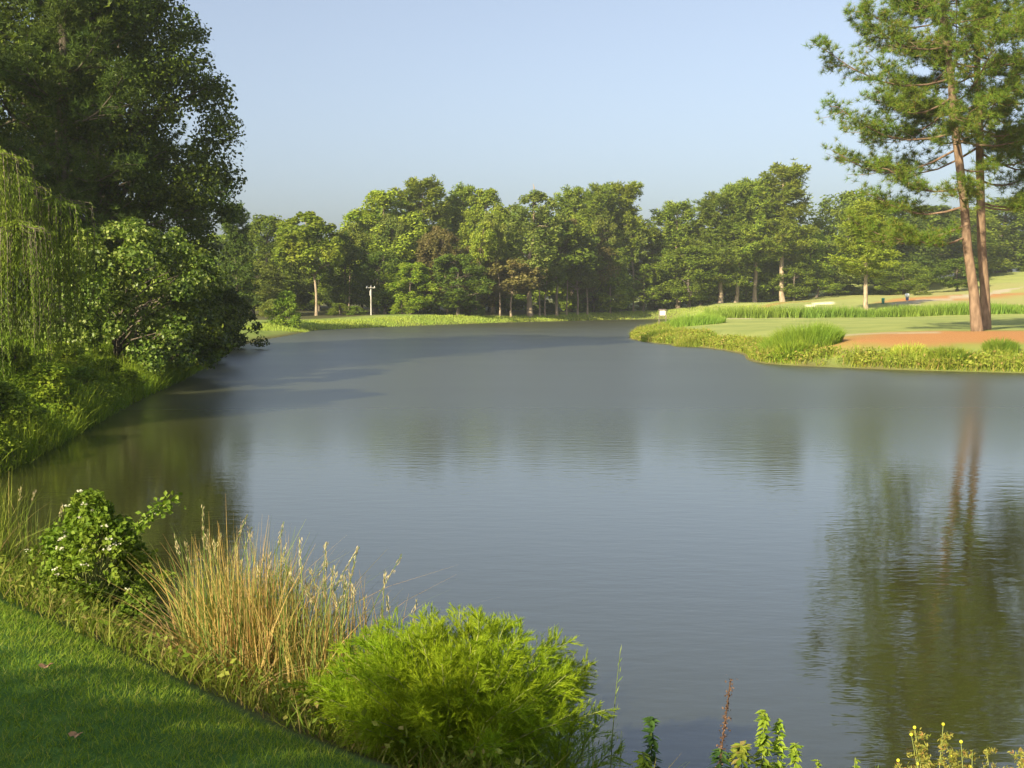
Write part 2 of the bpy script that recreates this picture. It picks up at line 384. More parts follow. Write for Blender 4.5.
# ------------------------------------------------------------------ ground sheet
def build_ground():
    front = np.radians(np.linspace(-34, 34, 760)); rest = np.radians(np.linspace(34, 326, 150)[1:-1])
    th = np.concatenate([front, rest]); rr = np.geomspace(.35, 2600, 340)
    A, Rr = np.meshgrid(th, rr); X = (np.sin(A) * Rr).ravel(); Y = (np.cos(A) * Rr).ravel()
    X = np.append(X, 0); Y = np.append(Y, 0)
    D = sdist(X, Y); Zz = Z(X, Y, D)
    nr, na = len(rr), len(th); idx = np.arange(nr * na).reshape(nr, na)
    q = np.stack([idx[:-1], np.roll(idx[:-1], -1, 1), np.roll(idx[1:], -1, 1), idx[1:]], -1).reshape(-1, 4)[:, ::-1]
    ctr = np.stack([np.full(na, nr * na), np.roll(idx[0], -1), idx[0]], -1)[:, ::-1]
    g = Geo(); g.V = [np.stack([X, Y, Zz], 1)]; g.F = [(q, True), (ctr, True)]; g.n = len(X)
    me = g.mesh('ground')
    def sm(v, a, b): t = np.clip((v - a) / (b - a), 0, 1); return t * t * (3 - 2 * t)
    def ell(cx, cy, rx, ry, rot=0, soft=.25):
        dx, dy = X - cx, Y - cy; c, s = math.cos(rot), math.sin(rot)
        wob = 1 + .22 * (vnoise(X, Y, 2.2 / max(rx, ry) , 5) - .5) * 2
        return 1 - sm(np.hypot((dx * c + dy * s) / rx, (-dx * s + dy * c) / ry) * wob, 1 - soft, 1 + soft)
    def line(pts, w):
        d = np.full(len(X), 1e9)
        for (ax, ay), (bx, by) in zip(pts[:-1], pts[1:]):
            vx, vy = bx - ax, by - ay; t = np.clip(((X - ax) * vx + (Y - ay) * vy) / (vx * vx + vy * vy), 0, 1)
            d = np.minimum(d, np.hypot(X - ax - t * vx, Y - ay - t * vy))
        return 1 - sm(d, w * .85, w * 1.1)
    straw = np.maximum(ell(28, 54.5, 11, 5.6), ell(20, 53, 4, 2.0))
    h = hit(950, 297); straw = np.maximum(straw, ell(h[0], h[1], 11, 4, .1))
    h = hit(850, 298); straw = np.maximum(straw, ell(h[0], h[1], 14, 2.2, .05) * .6)
    h = hit(819, 304.5); sand = ell(h[0], h[1], 2.5, 1.9, .5, .08)
    h1, h2, h3, h4, h5 = [hit(a, b)[:2] for a, b in ((905, 303), (930, 300.5), (965, 297.5), (1000, 292), (1040, 286))]
    path = np.maximum(line([(16, 60.2), (18, 59.4), (22.5, 58.6)], .7) * .8, line([h1, h2, h3, h4, h5], 1.7))
    h = hit(745, 318); path = np.maximum(path, line([(h[0] - 4.5, h[1] - 2), h[:2], (h[0] + 5, h[1] + 1)], 1.2) * .8)
    fair = np.clip(sm(Y, 52, 60) * sm(X, 8, 14), 0, 1) * (1 - straw)
    tan = sm(X, 35, 60) * sm(Y, 116, 125) * (1 - sm(Y, 150, 240)) * (.4 + .6 * vnoise(X, Y, .06, 9))
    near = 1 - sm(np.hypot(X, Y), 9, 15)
    bank = near * (1 - sm(D, 1.7, 2.2)) + (1 - sm(D, .0, 1.0)) * .9
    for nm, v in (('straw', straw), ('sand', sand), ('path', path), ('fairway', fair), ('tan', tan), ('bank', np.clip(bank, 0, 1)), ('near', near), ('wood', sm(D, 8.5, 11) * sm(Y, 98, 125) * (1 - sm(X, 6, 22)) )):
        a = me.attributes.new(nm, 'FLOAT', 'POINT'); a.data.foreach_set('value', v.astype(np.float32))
    m, nt, N = mat('ground cover'); L = nt.links.new
    out = N('ShaderNodeOutputMaterial'); p = N('ShaderNodeBsdfPrincipled'); p.inputs['Roughness'].default_value = .9; p.inputs['Specular IOR Level'].default_value = .1
    tc = N('ShaderNodeTexCoord')
    n1 = N('ShaderNodeTexNoise'); n1.inputs['Scale'].default_value = .35; n1.inputs['Detail'].default_value = 5
    n2 = N('ShaderNodeTexNoise'); n2.inputs['Scale'].default_value = 9; n2.inputs['Detail'].default_value = 6
    n3 = N('ShaderNodeTexNoise'); n3.inputs['Scale'].default_value = 60; n3.inputs['Detail'].default_value = 4
    for n in (n1, n2, n3): L(tc.outputs['Object'], n.inputs['Vector'])
    def two(c1, c2, n):
        x = N('ShaderNodeMix'); x.data_type = 'RGBA'; x.inputs[6].default_value = lin(c1); x.inputs[7].default_value = lin(c2)
        r = N('ShaderNodeMapRange'); r.inputs[1].default_value = .35; r.inputs[2].default_value = .65
        L(n.outputs[0], r.inputs[0]); L(r.outputs[0], x.inputs[0]); return x.outputs[2]
    cur = two((.14, .19, .04), (.22, .25, .06), n1)
    def over(cur, col, att):
        a = N('ShaderNodeAttribute'); a.attribute_name = att
        md = N('ShaderNodeMath'); md.operation = 'MULTIPLY_ADD'; md.inputs[1].default_value = .9; md.inputs[2].default_value = -.45
        L(n2.outputs[0], md.inputs[0])
        ad = N('ShaderNodeMath'); ad.operation = 'ADD'; L(a.outputs['Fac'], ad.inputs[0])
        sq = N('ShaderNodeMath'); sq.operation = 'MULTIPLY'; L(md.outputs[0], sq.inputs[0])
        # break the edge only where the mask is partial
        w = N('ShaderNodeMath'); w.operation = 'PINGPONG'; w.inputs[1].default_value = .5; L(a.outputs['Fac'], w.inputs[0]); L(w.outputs[0], sq.inputs[1])
        L(sq.outputs[0], ad.inputs[1]); ad.use_clamp = True
        x = N('ShaderNodeMix'); x.data_type = 'RGBA'; L(ad.outputs[0], x.inputs[0]); L(cur, x.inputs[6]); L(col, x.inputs[7]); return x.outputs[2]
    cur = over(cur, two((.20, .235, .07), (.27, .29, .09), n1), 'fairway')
    cur = over(cur, two((.34, .28, .12), (.27, .27, .09), n1), 'tan')
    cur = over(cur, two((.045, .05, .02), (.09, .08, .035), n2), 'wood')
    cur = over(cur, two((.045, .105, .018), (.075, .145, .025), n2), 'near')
    cur = over(cur, two((.08, .06, .03), (.15, .13, .05), n3), 'bank')
    cur = over(cur, two((.26, .115, .04), (.46, .23, .09), n3), 'straw')
    cur = over(cur, two((.33, .28, .19), (.41, .35, .25), n2), 'path')
    cur = over(cur, two((.72, .64, .46), (.8, .72, .54), n2), 'sand')
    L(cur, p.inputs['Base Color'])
    b = N('ShaderNodeBump'); b.inputs['Strength'].default_value = .6; b.inputs['Distance'].default_value = .03
    L(n3.outputs[0], b.inputs['Height']); L(b.outputs[0], p.inputs['Normal'])
    L(p.outputs[0], out.inputs[0])
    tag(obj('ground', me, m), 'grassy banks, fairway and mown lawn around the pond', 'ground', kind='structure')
build_ground()

# ------------------------------------------------------------------ water
def build_water():
    g = Geo(); g.quads([[(-40, 2.5, 0), (45, 2.5, 0), (45, 185, 0), (-40, 185, 0)]])
    m, nt, N = mat('pond water'); L = nt.links.new
    out = N('ShaderNodeOutputMaterial'); p = N('ShaderNodeBsdfPrincipled')
    p.inputs['IOR'].default_value = 2.05; p.inputs['Base Color'].default_value = (.028, .029, .009, 1)
    tc = N('ShaderNodeTexCoord'); sep = N('ShaderNodeSeparateXYZ'); L(tc.outputs['Object'], sep.inputs[0])
    # ripples run across the view; the breeze is stronger towards the far end
    mp = N('ShaderNodeMapping'); mp.inputs['Rotation'].default_value = (0, 0, .25); mp.inputs['Scale'].default_value = (.55, 1.35, 1); L(tc.outputs['Object'], mp.inputs[0])
    def noise(sc, det, v): 
        n = N('ShaderNodeTexNoise'); n.inputs['Scale'].default_value = sc; n.inputs['Detail'].default_value = det; L(v, n.inputs['Vector']); return n.outputs[0]
    a = noise(3.2, 3, mp.outputs[0]); bb = noise(9, 2, mp.outputs[0]); gust = noise(.06, 2, mp.outputs[0])
    def math_(op, x, y):
        k = N('ShaderNodeMath'); k.operation = op
        for i, v in ((0, x), (1, y)):
            if isinstance(v, (int, float)): k.inputs[i].default_value = v
            else: L(v, k.inputs[i])
        return k.outputs[0]
    h = math_('ADD', a, math_('MULTIPLY', bb, .35))
    wind = N('ShaderNodeMapRange'); wind.interpolation_type = 'SMOOTHSTEP'
    wind.inputs[1].default_value = 15; wind.inputs[2].default_value = 120; wind.inputs[3].default_value = .0; wind.inputs[4].default_value = 1
    L(sep.outputs['Y'], wind.inputs[0])
    wg = math_('MULTIPLY', wind.outputs[0], math_('ADD', math_('MULTIPLY', gust, 1.2), .4))
    dist = math_('ADD', math_('MULTIPLY', wg, .006), .0034)
    b = N('ShaderNodeBump'); b.inputs['Strength'].default_value = 1; L(h, b.inputs['Height']); L(dist, b.inputs['Distance']); L(b.outputs[0], p.inputs['Normal'])
    w2 = N('ShaderNodeMapRange'); w2.interpolation_type = 'SMOOTHSTEP'; w2.inputs[1].default_value = 13; w2.inputs[2].default_value = 38; w2.inputs[3].default_value = .045; w2.inputs[4].default_value = .34
    L(sep.outputs['Y'], w2.inputs[0])
    L(math_('ADD', math_('MULTIPLY', wg, .0), math_('MULTIPLY', w2.outputs[0], math_('ADD', math_('MULTIPLY', gust, .5), .75))), p.inputs['Roughness'])
    L(p.outputs[0], out.inputs[0])
    tag(obj('pond_water', g, m), 'wide pond of still brownish water with light ripples', 'water', kind='structure')
build_water()

# ------------------------------------------------------------------ far wood
def envf(u): return max(.3, (1 - u ** 2.2) ** .5 * (.8 + .25 * math.sin(9 * u)))
PR = {
 'round': proto(broad(11, 16, 2.0, 5.2, 130, 130, .38, env_round, .25, .26, flat=1.1, lobe=1.3), 'round tree'),
 'oval': proto(broad(12, 15, 2.0, 4.2, 115, 125, .38, env_oval, .25, .2, flat=1.1, lobe=1.3), 'oval tree'),
 'tall': proto(broad(13, 20, 2.6, 4.6, 140, 130, .38, env_tall, .25, .26, flat=1.1, lobe=1.3), 'tall tree'),
 'slender': proto(broad(14, 20, 6.0, 4.0, 110, 100, .36, env_tall, .24, .30, leader=1.4, flat=1.2), 'slender tree'),
 'stem': proto(broad(15, 13, 5.6, 3.1, 90, 120, .36, env_oval, .25, .105, flat=1.1, lobe=1.3), 'stemmed tree'),
 'shrub': proto(broad(16, 4, .2, 2.4, 60, 80, .22, env_skirt, .3, .08, limbs=14), 'shrub'),
 'pine1': proto(pine(21, 21, 7.5, 4.6, 60, 8, .62, .16, .26, twigs=10, tufts=6, spread=.5, tuft_r=.5, env=envf, core=120, wobble=.003), 'pine'),
 'pine2': proto(pine(22, 22, 4.5, 4.6, 66, 8, .62, .16, .26, twigs=10, tufts=6, spread=.5, tuft_r=.5, env=envf, core=120, wobble=.003), 'full pine'),
 'pine3': proto(pine(23, 20, 11.0, 4.4, 44, 8, .62, .16, .15, twigs=10, tufts=6, spread=.5, tuft_r=.5, env=envf, core=120, wobble=.003), 'high crowned pine'),
 'slim': proto(broad(18, 16, 9.0, 2.3, 60, 90, .36, env_oval, .32, .12, limbs=24, flat=1.2), 'slim tree'),
 'snag': proto(broad(17, 14, 4.5, 3.0, 46, 12, .42, env_oval, .25, .2, limbs=44), 'thinning tree'),
}
WOOD = 'trees along the far edge of the pond'
RW = 'trees on the rising ground behind the fairway'
SLIM = [(348,147,222,24,'slim tree on a thin stem just left of the utility pole'),(396,160,214,24,'slim tree on a thin pale stem above the bright vine covered tree'),(447,152,226,24,'slim tree left of the round deep green one'),
 (476,150,222,22,'slim tree on a thin stem right of the round deep green one'),(500,152,212,24,'slim tree left of the dead leader on a thin pale stem'),(540,152,214,22,'slim tree just right of the dead leader'),
 (567,152,218,22,'slim tree between the thick trunk and the clean tan trunk'),(588,154,214,24,'slim tree right of the clean tan trunk'),(611,158,212,22,'slim tree left of the tall bare stem'),(634,162,220,24,'slim tree right of the tall bare stem'),(668,188,232,22,'slim tree in the gap left of the pine stand')]
# px, distance, top row, width in px, prototype, leaves, bark, label
TREES = [
 (236,104,208,40,'pine2','pine_dark','bark_dark','dark pine peeping out behind the big bank trees at left',WOOD),
 (266,150,217,64,'round','oak_mid','bark_dark','round crowned green tree beside the dark pine at the left end of the wood',WOOD),
 (291,160,232,54,'oval','olive','bark_dark','olive tree filling the dip left of the bare reddish trunk',WOOD),
 (315,141,213,60,'stem','oak_light','bark_far','tall tree on a straight bare reddish trunk left of the utility pole',WOOD),
 (252,138,262,60,'round','olive','bark_dark','low olive tree behind the yellowish lakeside shrub',WOOD),
 (345,150,232,52,'round','oak_deep','bark_dark','dark leafy tree just left of the utility pole',WOOD),
 (374,163,191,74,'tall','oak_light','bark_dark','broad light green tree rising above the utility pole',WOOD),
 (385,149,252,56,'round','oak_deep','bark_dark','dense deep green tree right behind the utility pole',WOOD),
 (410,146,262,44,'oval','oak_bright','bark_dark','bright leafy vine covered tree right of the utility pole',WOOD),
 (424,168,184,68,'pine2','pine_light','bark_far','tall bushy pine forming the left peak of the wood',WOOD),
 (438,158,232,46,'oval','russet','bark_dark','reddish brown tree left of the round deep green one',WOOD),
 (458,147,253,52,'oval','oak_deep','bark_dark','round deep green tree low at the front of the wood',WOOD),
 (461,174,191,56,'pine2','pine_mid','bark_far','pine with a rounded top behind the brown trees',WOOD),
 (482,156,246,50,'oval','russet','bark_dark','dull brown tree in the middle of the wood',WOOD),
 (493,172,189,54,'tall','oak_light','bark_far','light green tree top left of the bare leader',WOOD),
 (511,151,259,48,'stem','russet','bark_far','small russet tree on a leaning pale trunk',WOOD),
 (530,152,192,58,'slender','yellowing','bark_far','slender yellow green tree with a bare dead leader on top',WOOD),
 (545,154,252,36,'stem','oak_mid','bark_far','small tree on a thin trunk beside the one with the dead leader',WOOD),
 (557,156,222,58,'stem','pine_mid','bark_far','bushy green tree on a thick trunk right of the slender tree',WOOD),
 (578,151,250,42,'stem','olive','bark_far','small olive tree on a clean tan trunk at the water end of the wood',WOOD),
 (594,162,232,46,'oval','russet','bark_dark','browning tree behind the one with the tan trunk',WOOD),
 (571,176,193,54,'pine2','pine_mid','bark_far','pine top right of the dead leader',WOOD),
 (602,174,190,50,'pine2','pine_mid','bark_far','pine with a notched top left of the tall bare stem',WOOD),
 (622,166,189,52,'pine3','pine_light','bark_far','high crowned pine on a long bare pale stem',WOOD),
 (642,171,214,46,'snag','olive','bark_far','thinning tree with bare branches right of the long pale stem',WOOD),
 (657,178,228,52,'tall','olive','bark_dark','low olive tree in the gap of the skyline',WOOD),
 (679,182,206,58,'pine2','pine_mid','bark_far','pine right of the gap in the skyline',WOOD),
 (703,186,213,54,'tall','olive','bark_dark','dull green tree left of the pine stand',WOOD),
 (690,176,246,56,'oval','oak_mid','bark_dark','low bushy tree in front of the wood left of the pine stand',WOOD),
 (722,178,197,62,'pine2','pine_mid','bark_far','leftmost and broadest pine of the stand above the green',WOOD),
 (738,180,190,54,'pine1','pine_mid','bark_far','pine of the stand on a slightly leaning trunk',WOOD),
 (757,181,185,56,'pine1','pine_mid','bark_far','pine on the thickest trunk of the stand',WOOD),
 (785,180,171,68,'pine1','pine_light','bark_far','tallest pine of the stand, with bare twigs on its trunk',WOOD),
 (808,186,232,50,'round','oak_bright','bark_dark','low leafy tree right of the tallest pine',WOOD),
 (795,181,262,40,'oval','oak_mid','bark_dark','small round tree at the foot of the tallest pine',WOOD),
 (845,194,192,78,'round','oak_mid','bark_dark','broad round tree in the middle of the right wood',RW),
 (832,188,238,58,'oval','yellowing','bark_dark','yellowish green tree below the broad round one',RW),
 (869,121,206,62,'pine1','pine_light','bark_far','lone tree on a pale trunk at the edge of the far green',RW),
 (885,205,204,84,'round','oak_deep','bark_dark','dark crown behind the lone tree on the green',RW),
 (925,215,205,90,'tall','oak_mid','bark_dark','large tree seen between the twin pines and the lone tree',RW),
 (962,225,208,84,'round','oak_light','bark_dark','light green tree right behind the twin trunks',RW),
 (1000,236,200,90,'round','oak_mid','bark_dark','tree at the top of the slope right of the twin trunks',RW),
 (1040,240,205,90,'tall','oak_deep','bark_dark','deep green tree on the slope at the right edge',RW),
 (1085,240,210,90,'round','oak_mid','bark_dark','round tree on the slope beyond the right edge',RW),
 (958,172,258,44,'oval','oak_deep','bark_dark','dense small tree just left of the twin trunks',RW),
 (905,180,262,56,'round','oak_mid','bark_dark','low tree behind the white topped post',RW),
]
TREES += [(a, b, c, d, 'slim', ('olive', 'yellowing', 'russet', 'oak_light')[i % 4], 'bark_far', l, WOOD) for i, (a, b, c, d, l) in enumerate(SLIM)]
def bankD(px, D, off=9.5): return max(D, float(np.interp(px, [300, 340, 400, 500, 560, 620, 660], [106, 113, 127, 146, 157, 168, 175])) + off) if 300 < px < 665 else D
for px, D, top, w, pn, cm, tm, lab, grp in TREES:
    D = bankD(px, D, 5.5 if pn in ('stem', 'slender', 'slim') else 9.5)
    pt = at(px, top, D); z0 = z1(pt[0], D)
    nm = 'pine_tree' if 'pine' in lab.split(' ')[:4] or pn == 'pine2' else 'tree'
    plant(PR[pn], nm, lab, 'tree', pt[0], D, pt[2] - z0, w / F * D / 2 * 1.22, M[cm], M[tm], grp)

SHRUBS = [(662,172,291,46,'oak_mid','green bush at the wood edge behind the small white sign'),
 (628,166,297,40,'oak_deep','dark bush at the water end under the long bare stem'),
 (700,178,286,38,'olive','olive bush left of the pine trunks'),
 (402,141,298,34,'oak_bright','bright green bush right of the utility pole'),
 (340,143,303,40,'oak_mid','low bush between the reddish trunk and the utility pole'),
 (356,143,306,28,'tussock','bright low bush just left of the utility pole'),
 (470,151,298,50,'oak_deep','dark bush below the brown trees'),
 (545,158,300,40,'oak_deep','dark bush behind the thin trunks'),
 (600,163,297,44,'oak_deep','dark bush right of the tan trunk'),
 (425,149,296,40,'oak_deep','dark bush below the reddish brown tree'),
 (272,134,299,40,'olive','olive bush behind the lakeside shrub'),
 (655,176,302,26,'yellowing','small yellowish bush at the wood edge'),
 (920,150,284,26,'yellowing','small yellowish bush beside the white topped post'),
 (845,192,284,56,'oak_mid','bush at the top edge of the far green'),
 (890,196,284,56,'oak_mid','bush behind the lone tree on the green')]
for px, D, top, w, cm, lab in SHRUBS:
    D = bankD(px, D)
    pt = at(px, top, D); z0 = z1(pt[0], D)
    plant(PR['shrub'], 'bush', lab, 'bush', pt[0], D, max(1.2, pt[2] - z0), w / F * D / 2 * .95, M[cm], M['bark_dark'], 'bushes at the edge of the wood')

# the depth of the wood behind the front trees, nobody could count its trees
def rawg(kind, seed):
    if kind == 'b': return broad(seed, 15, 1.0, 5.4, 100, 50, .75, env_round, .3, .24, limbs=6)
    return pine(seed, 19, 4, 4.8, 34, 5, .8, .2, .25, twigs=6, tufts=4, spread=.45, tuft_r=.4)
raw = [rawg('b', 31), rawg('b', 32), rawg('p', 33)]
wc = Geo(); wt = Geo(); r2 = np.random.default_rng(5)
def deep(px, D, top, R):
    pt = at(px, top, D); z0 = z1(pt[0], D) - .2; pr = raw[r2.integers(0, 3)]; a = r2.uniform(0, 6.28)
    s = R / pr['R']; h = (pt[2] - z0) / pr['H']
    Mx = np.array([[s * math.cos(a), -s * math.sin(a), 0], [s * math.sin(a), s * math.cos(a), 0], [0, 0, h]])
    wc.merge(pr['crown'], Mx, np.array([pt[0], D, z0])); wt.merge(pr['trunk'], Mx, np.array([pt[0], D, z0]))
SKY = [(150,226),(250,228),(300,228),(340,232),(372,204),(424,196),(462,204),(530,204),(575,204),(622,204),(650,238),(680,220),(705,224),(740,204),(785,196),(812,226),(845,204),(900,214),(960,214),(1040,212),(1150,214)]
for px in np.arange(130, 1160, 26):
    top = np.interp(px, *zip(*SKY))
    base = 188 if px < 640 else 198
    if px > 820: base = 222 + (px - 820) * .12
    deep(px + r2.normal(0, 6), base + r2.uniform(0, 10), top + r2.uniform(4, 14), r2.uniform(4.4, 5.6))
    deep(px + 13 + r2.normal(0, 6), base - 11 + r2.uniform(-4, 4), 258 + r2.uniform(-8, 12), r2.uniform(3.8, 5.0))
wo = obj('woodland', wc, M['oak_mid']); tag(wo, 'unbroken green wood behind the nearer trees across the pond', 'woodland', kind='stuff')
obj('trunks', wt, M['bark_dark'], wo)

# ------------------------------------------------------------------ the twin pines on the point
def twin(px, D, seed, label, lean, H, R, low, side, cb):
    x = (px - 512) / F * D; z = z1(x, D)
    d = pine(seed, H, cb, R, 62, 34, .36, .022, .24, lean=lean, twigs=17, tufts=11, low=low, side=side, spread=.5, up=.6, tuft_r=.2, s0=.3, wobble=.0025)
    e = root('pine_tree', (x, D, z - .1), label, 'tree', 'twin pines on the point')
    obj('trunk', d['trunk'], M['bark_pine'], e); obj('crown', d['crown'], M['pine_near'], e)
twin(977, 59.5, 41, 'left one of the twin pines, its trunk thick and leaning left', (-3.6, .5), 30, 6.5,
     [(5.8, PI - .1, 5.6, -.14), (5.2, PI + .35, 4.2, -.1), (6.8, PI - .4, 4.6, .0), (7.8, PI + .25, 4.2, .05), (7.2, -1.9, 3.6, .0), (8.8, .3, 3.0, .1)], .12, 9.6)
twin(985, 62.0, 42, 'right one of the twin pines, its trunk thinner and upright', (-1.9, .3), 31, 6.8,
     [(7.2, .2, 4.0, .05), (7.0, -.5, 3.4, .0), (8.4, .5, 4.6, .1), (9.4, -.2, 4.2, .1)], -.12, 9.8)

# ------------------------------------------------------------------ trees on the left bank
def solo(d, name, label, cat, x, y, cm, tm, group=None, z=None):
    e = root(name, (x, y, (z1(x, y) if z is None else z) - .1), label, cat, group)
    obj('trunk', d['trunk'], tm, e); obj('crown', d['crown'], cm, e); return e
LB = 'tall trees on the left bank'
solo(broad(51, 23, 4.6, 7.6, 270, 400, .155, env_skirt, .18, .34, limbs=90, aspect=.7, inner=.12, lobe=.45), 'sweetgum_tree', 'tallest broad leaved tree on the left bank, its dark crown against the sky', 'tree', -18.6, 50, M['gum'], M['bark_dark'], LB)
solo(pine(52, 22, 2.5, 5.2, 60, 22, .34, .03, .28, twigs=14, tufts=10, spread=.46, tuft_r=.28, env=envf, s0=.1, core=1500), 'pine_tree', 'dark pine with soft needle clumps behind the willow', 'tree', -18.0, 44.5, M['pine_dark'], M['bark_dark'], LB)
solo(broad(53, 24, 2, 8.0, 230, 330, .19, env_round, .2, .34, limbs=60, aspect=.7), 'oak_tree', 'dark spreading tree rising behind the top of the willow', 'tree', -25.5, 47, M['gum'], M['bark_dark'], LB)
solo(broad(54, 19, 2, 6.2, 200, 150, .24, env_round, .19, .3, limbs=40, aspect=.7), 'oak_tree', 'shaded tree deep in the left bank trees, below the tallest crown', 'tree', -22, 61, M['gum'], M['bark_dark'], LB)
solo(broad(55, 5.1, .2, 3.5, 125, 210, .13, env_round, .18, .08, limbs=40, aspect=.85, lean=(1.0, -.4), inner=.35, lobe=1.7), 'sycamore_tree', 'young tree with large pale leaves leaning over the water', 'tree', -13.6, 37.5, M['syc'], M['bark_dark'], None)
for (x, y, H, R, lab, s) in [(-13.4, 41.5, 3.8, 2.9, 'shaded bush overhanging the water right below the young pale leaved tree', 61), (-15.6, 53, 4.2, 2.8, 'dark bush at the water below the tallest left bank tree', 62), (-17.7, 67.5, 3.6, 2.6, 'rounded bush at the water where the left bank trees end', 63), (-16.5, 47, 5.0, 3.0, 'dark bush behind the young pale leaved tree', 64)]:
    solo(broad(s, H, .1, R, 110, 90, .17, env_skirt, .24, .08, limbs=20, aspect=.7), 'bush', lab, 'bush', x, y, M['gum'], M['bark_dark'], 'bushes along the left bank')

for (x, y, H, R, cm, lab) in [(-9.5, 19.4, .9, .8, 'shore', 'low bright weed mound at the tip of the left bank'), (-10.3, 22, 1.0, 1.0, 'tussock', 'leafy weed mound in front of the willow'), (-10.7, 25.2, 1.3, 1.2, 'shore', 'weed mound under the hanging willow tips'),
        (-11.4, 29, 1.0, 1.2, 'tussock', 'leafy weed mound right of the willow at the water'), (-12.1, 32.6, 1.0, 1.2, 'shore', 'weed mound at the water below the young pale leaved tree'), (-11.0, 20.6, 1.4, 1.2, 'oak_light', 'tall weed mound at the left edge below the willow'),
        (-12.4, 27.5, 1.2, 1.3, 'shore', 'weed mound higher up the bank under the willow'), (-12.9, 31.5, 1.2, 1.4, 'oak_light', 'weed mound higher up the bank left of the young pale leaved tree')]:
    plant(PR['shrub'], 'weed_mound', lab, 'weeds', x, y, H, R, M[cm], M['bark_dark'], 'weed mounds on the left bank')

def willow(x, y, z):
    r = np.random.default_rng(71); t = Geo(); c = Geo()
    tube(t, [(0, 0, 0), (.1, 0, 1.2), (.15, .1, 2.4), (.1, .1, 3.4)], [.28, .22, .18, .14], 9)
    domes = [(.3, .1, 5.5, 1.1), (1.7, -.6, 5.4, .9), (2.5, -1.2, 3.7, .85), (-.4, -1.6, 4.6, 1.3), (1.2, 1.4, 5.0, 1.1), (2.6, .6, 4.4, .9), (-1.6, .4, 5.2, 1.3), (-1.8, -1.6, 4.2, 1.3), (-.8, 1.9, 4.7, 1.2), (1.0, -2.2, 3.5, 1.0)]
    P = []; Tn = []
    for dx, dy, dz, dr in domes:
        tube(t, [(.12, .1, 2.6), (dx * .5, dy * .5, dz * .72), (dx * .9, dy * .9, dz * .97), (dx, dy, dz)], [.1, .07, .045, .02], 5)
        for k in range(125):
            a = r.uniform(0, 2 * PI); q = math.sqrt(r.uniform(.05, 1)) * dr
            ln = r.uniform(.55, 1.0) * (dz - .35) * (1 if r.uniform() > .25 else .6)
            top = np.array([dx, dy, dz + r.normal(0, .05)]); out = np.array([math.cos(a), math.sin(a), 0])
            ss = np.linspace(0, 1, 9); arc = np.minimum(ss / .16, 1)
            path = top + out * (q * np.sin(arc * PI / 2))[:, None] + np.array([0, 0, 1.]) * (.22 * dr * np.sin(arc * PI) - q * .4 * arc ** 2 - ln * np.clip(ss - .1, 0, 1))[:, None]
            path += np.stack([.05 * np.sin(ss * 5 + a * 3), .05 * np.cos(ss * 4 + a), 0 * ss], 1) * ss[:, None]
            n = int(ln / .042) + 8; s = np.sort(r.uniform(0, 1, n))
            pp = np.stack([np.interp(s, ss, path[:, j]) for j in range(3)], 1)
            tt = np.gradient(path, axis=0); tg = np.stack([np.interp(s, ss, tt[:, j]) for j in range(3)], 1)
            P.append(pp + r.normal(0, .018, (n, 3))); Tn.append(unit(tg) + rdirs(n, r) * .55)
            if k % 3 == 0: tube(t, path, np.linspace(.008, .003, 9), 3)
    P = np.concatenate(P); Tn = unit(np.concatenate(Tn)); n = len(P)
    c.quads(leafq(P, unit(np.cross(Tn, rdirs(n, r))), r.uniform(.09, .15, n), r.uniform(.016, .026, n), r, T=Tn))
    e = root('willow_tree', (x, y, z), 'weeping willow with hanging curtains of leaves at the left edge', 'tree')
    obj('trunk', t, M['bark_dark'], e); obj('crown', c, M['willow'], e)
willow(-13.45, 25.7, z1(-13.45, 25.7) - .1)

# yellowish shrub on the spit
x, y = at(286, 320, 106)[0], 106
plant(PR['shrub'], 'shrub', 'yellowish shrub on the grassy spit at the end of the left bank', 'bush', x, y, 3.4, 2.2, M['tussock'], M['bark_dark'])

# trees out of frame that shade the lawn and the left bank
OFF = 'trees beside and behind the viewpoint'
for (x, y, H, R, lab, pr) in [(-33, 26, 19, 7, 'broad tree left of the willow outside the picture', 'round'), 
                              (-9.7, -6.9, 5.97, 5.0, 'low round tree left behind the viewpoint', 'round')]:
    plant(PR[pr], 'tree', lab, 'tree', x, y, H, R, M['oak_mid'], M['bark_dark'], OFF, rz=1.0)

# ------------------------------------------------------------------ grasses (ground cover)
def scatter(poly, n, r, dmin=None, dmax=None):
    poly = np.array(poly, float); lo, hi = poly.min(0), poly.max(0); out = []; tot = 0
    A, B = poly, np.roll(poly, -1, 0)
    while tot < n:
        p = r.uniform(lo, hi, (max(n, 1000), 2))
        c = ((A[:, 1] > p[:, 1:2]) != (B[:, 1] > p[:, 1:2])) & (p[:, :1] < A[:, 0] + (p[:, 1:2] - A[:, 1]) / np.where(B[:, 1] == A[:, 1], 1e-9, B[:, 1] - A[:, 1]) * (B[:, 0] - A[:, 0]))
        p = p[c.sum(1) % 2 == 1]
        if dmin is not None and len(p):
            d = sdist(p[:, 0], p[:, 1]); p = p[(d > dmin) & (d < dmax)]
        out.append(p); tot += len(p)
        if len(out) > 60: break
    p = np.concatenate(out)[:n]
    return np.stack([p[:, 0], p[:, 1], Z(p[:, 0], p[:, 1]) - .02], 1)

def grass_stuff(name, label, P, H, W, lean, m, r, seg=2, hvar=(.5, 1.2), patch=.5, extra=None):
    n = len(P); hh = H * r.uniform(*hvar, n) * (1 - patch + 2 * patch * vnoise(P[:, 0], P[:, 1], patch_f(H), 3))
    g = Geo(); g.add(*blades(P, hh, W * r.uniform(.6, 1.3, n), r.uniform(0, lean, n), r, seg))
    if extra is not None: g.quads(extra)
    return tag(obj(name, g, m), label, 'grass', kind='stuff')
def patch_f(H): return .5 / max(H, .25)

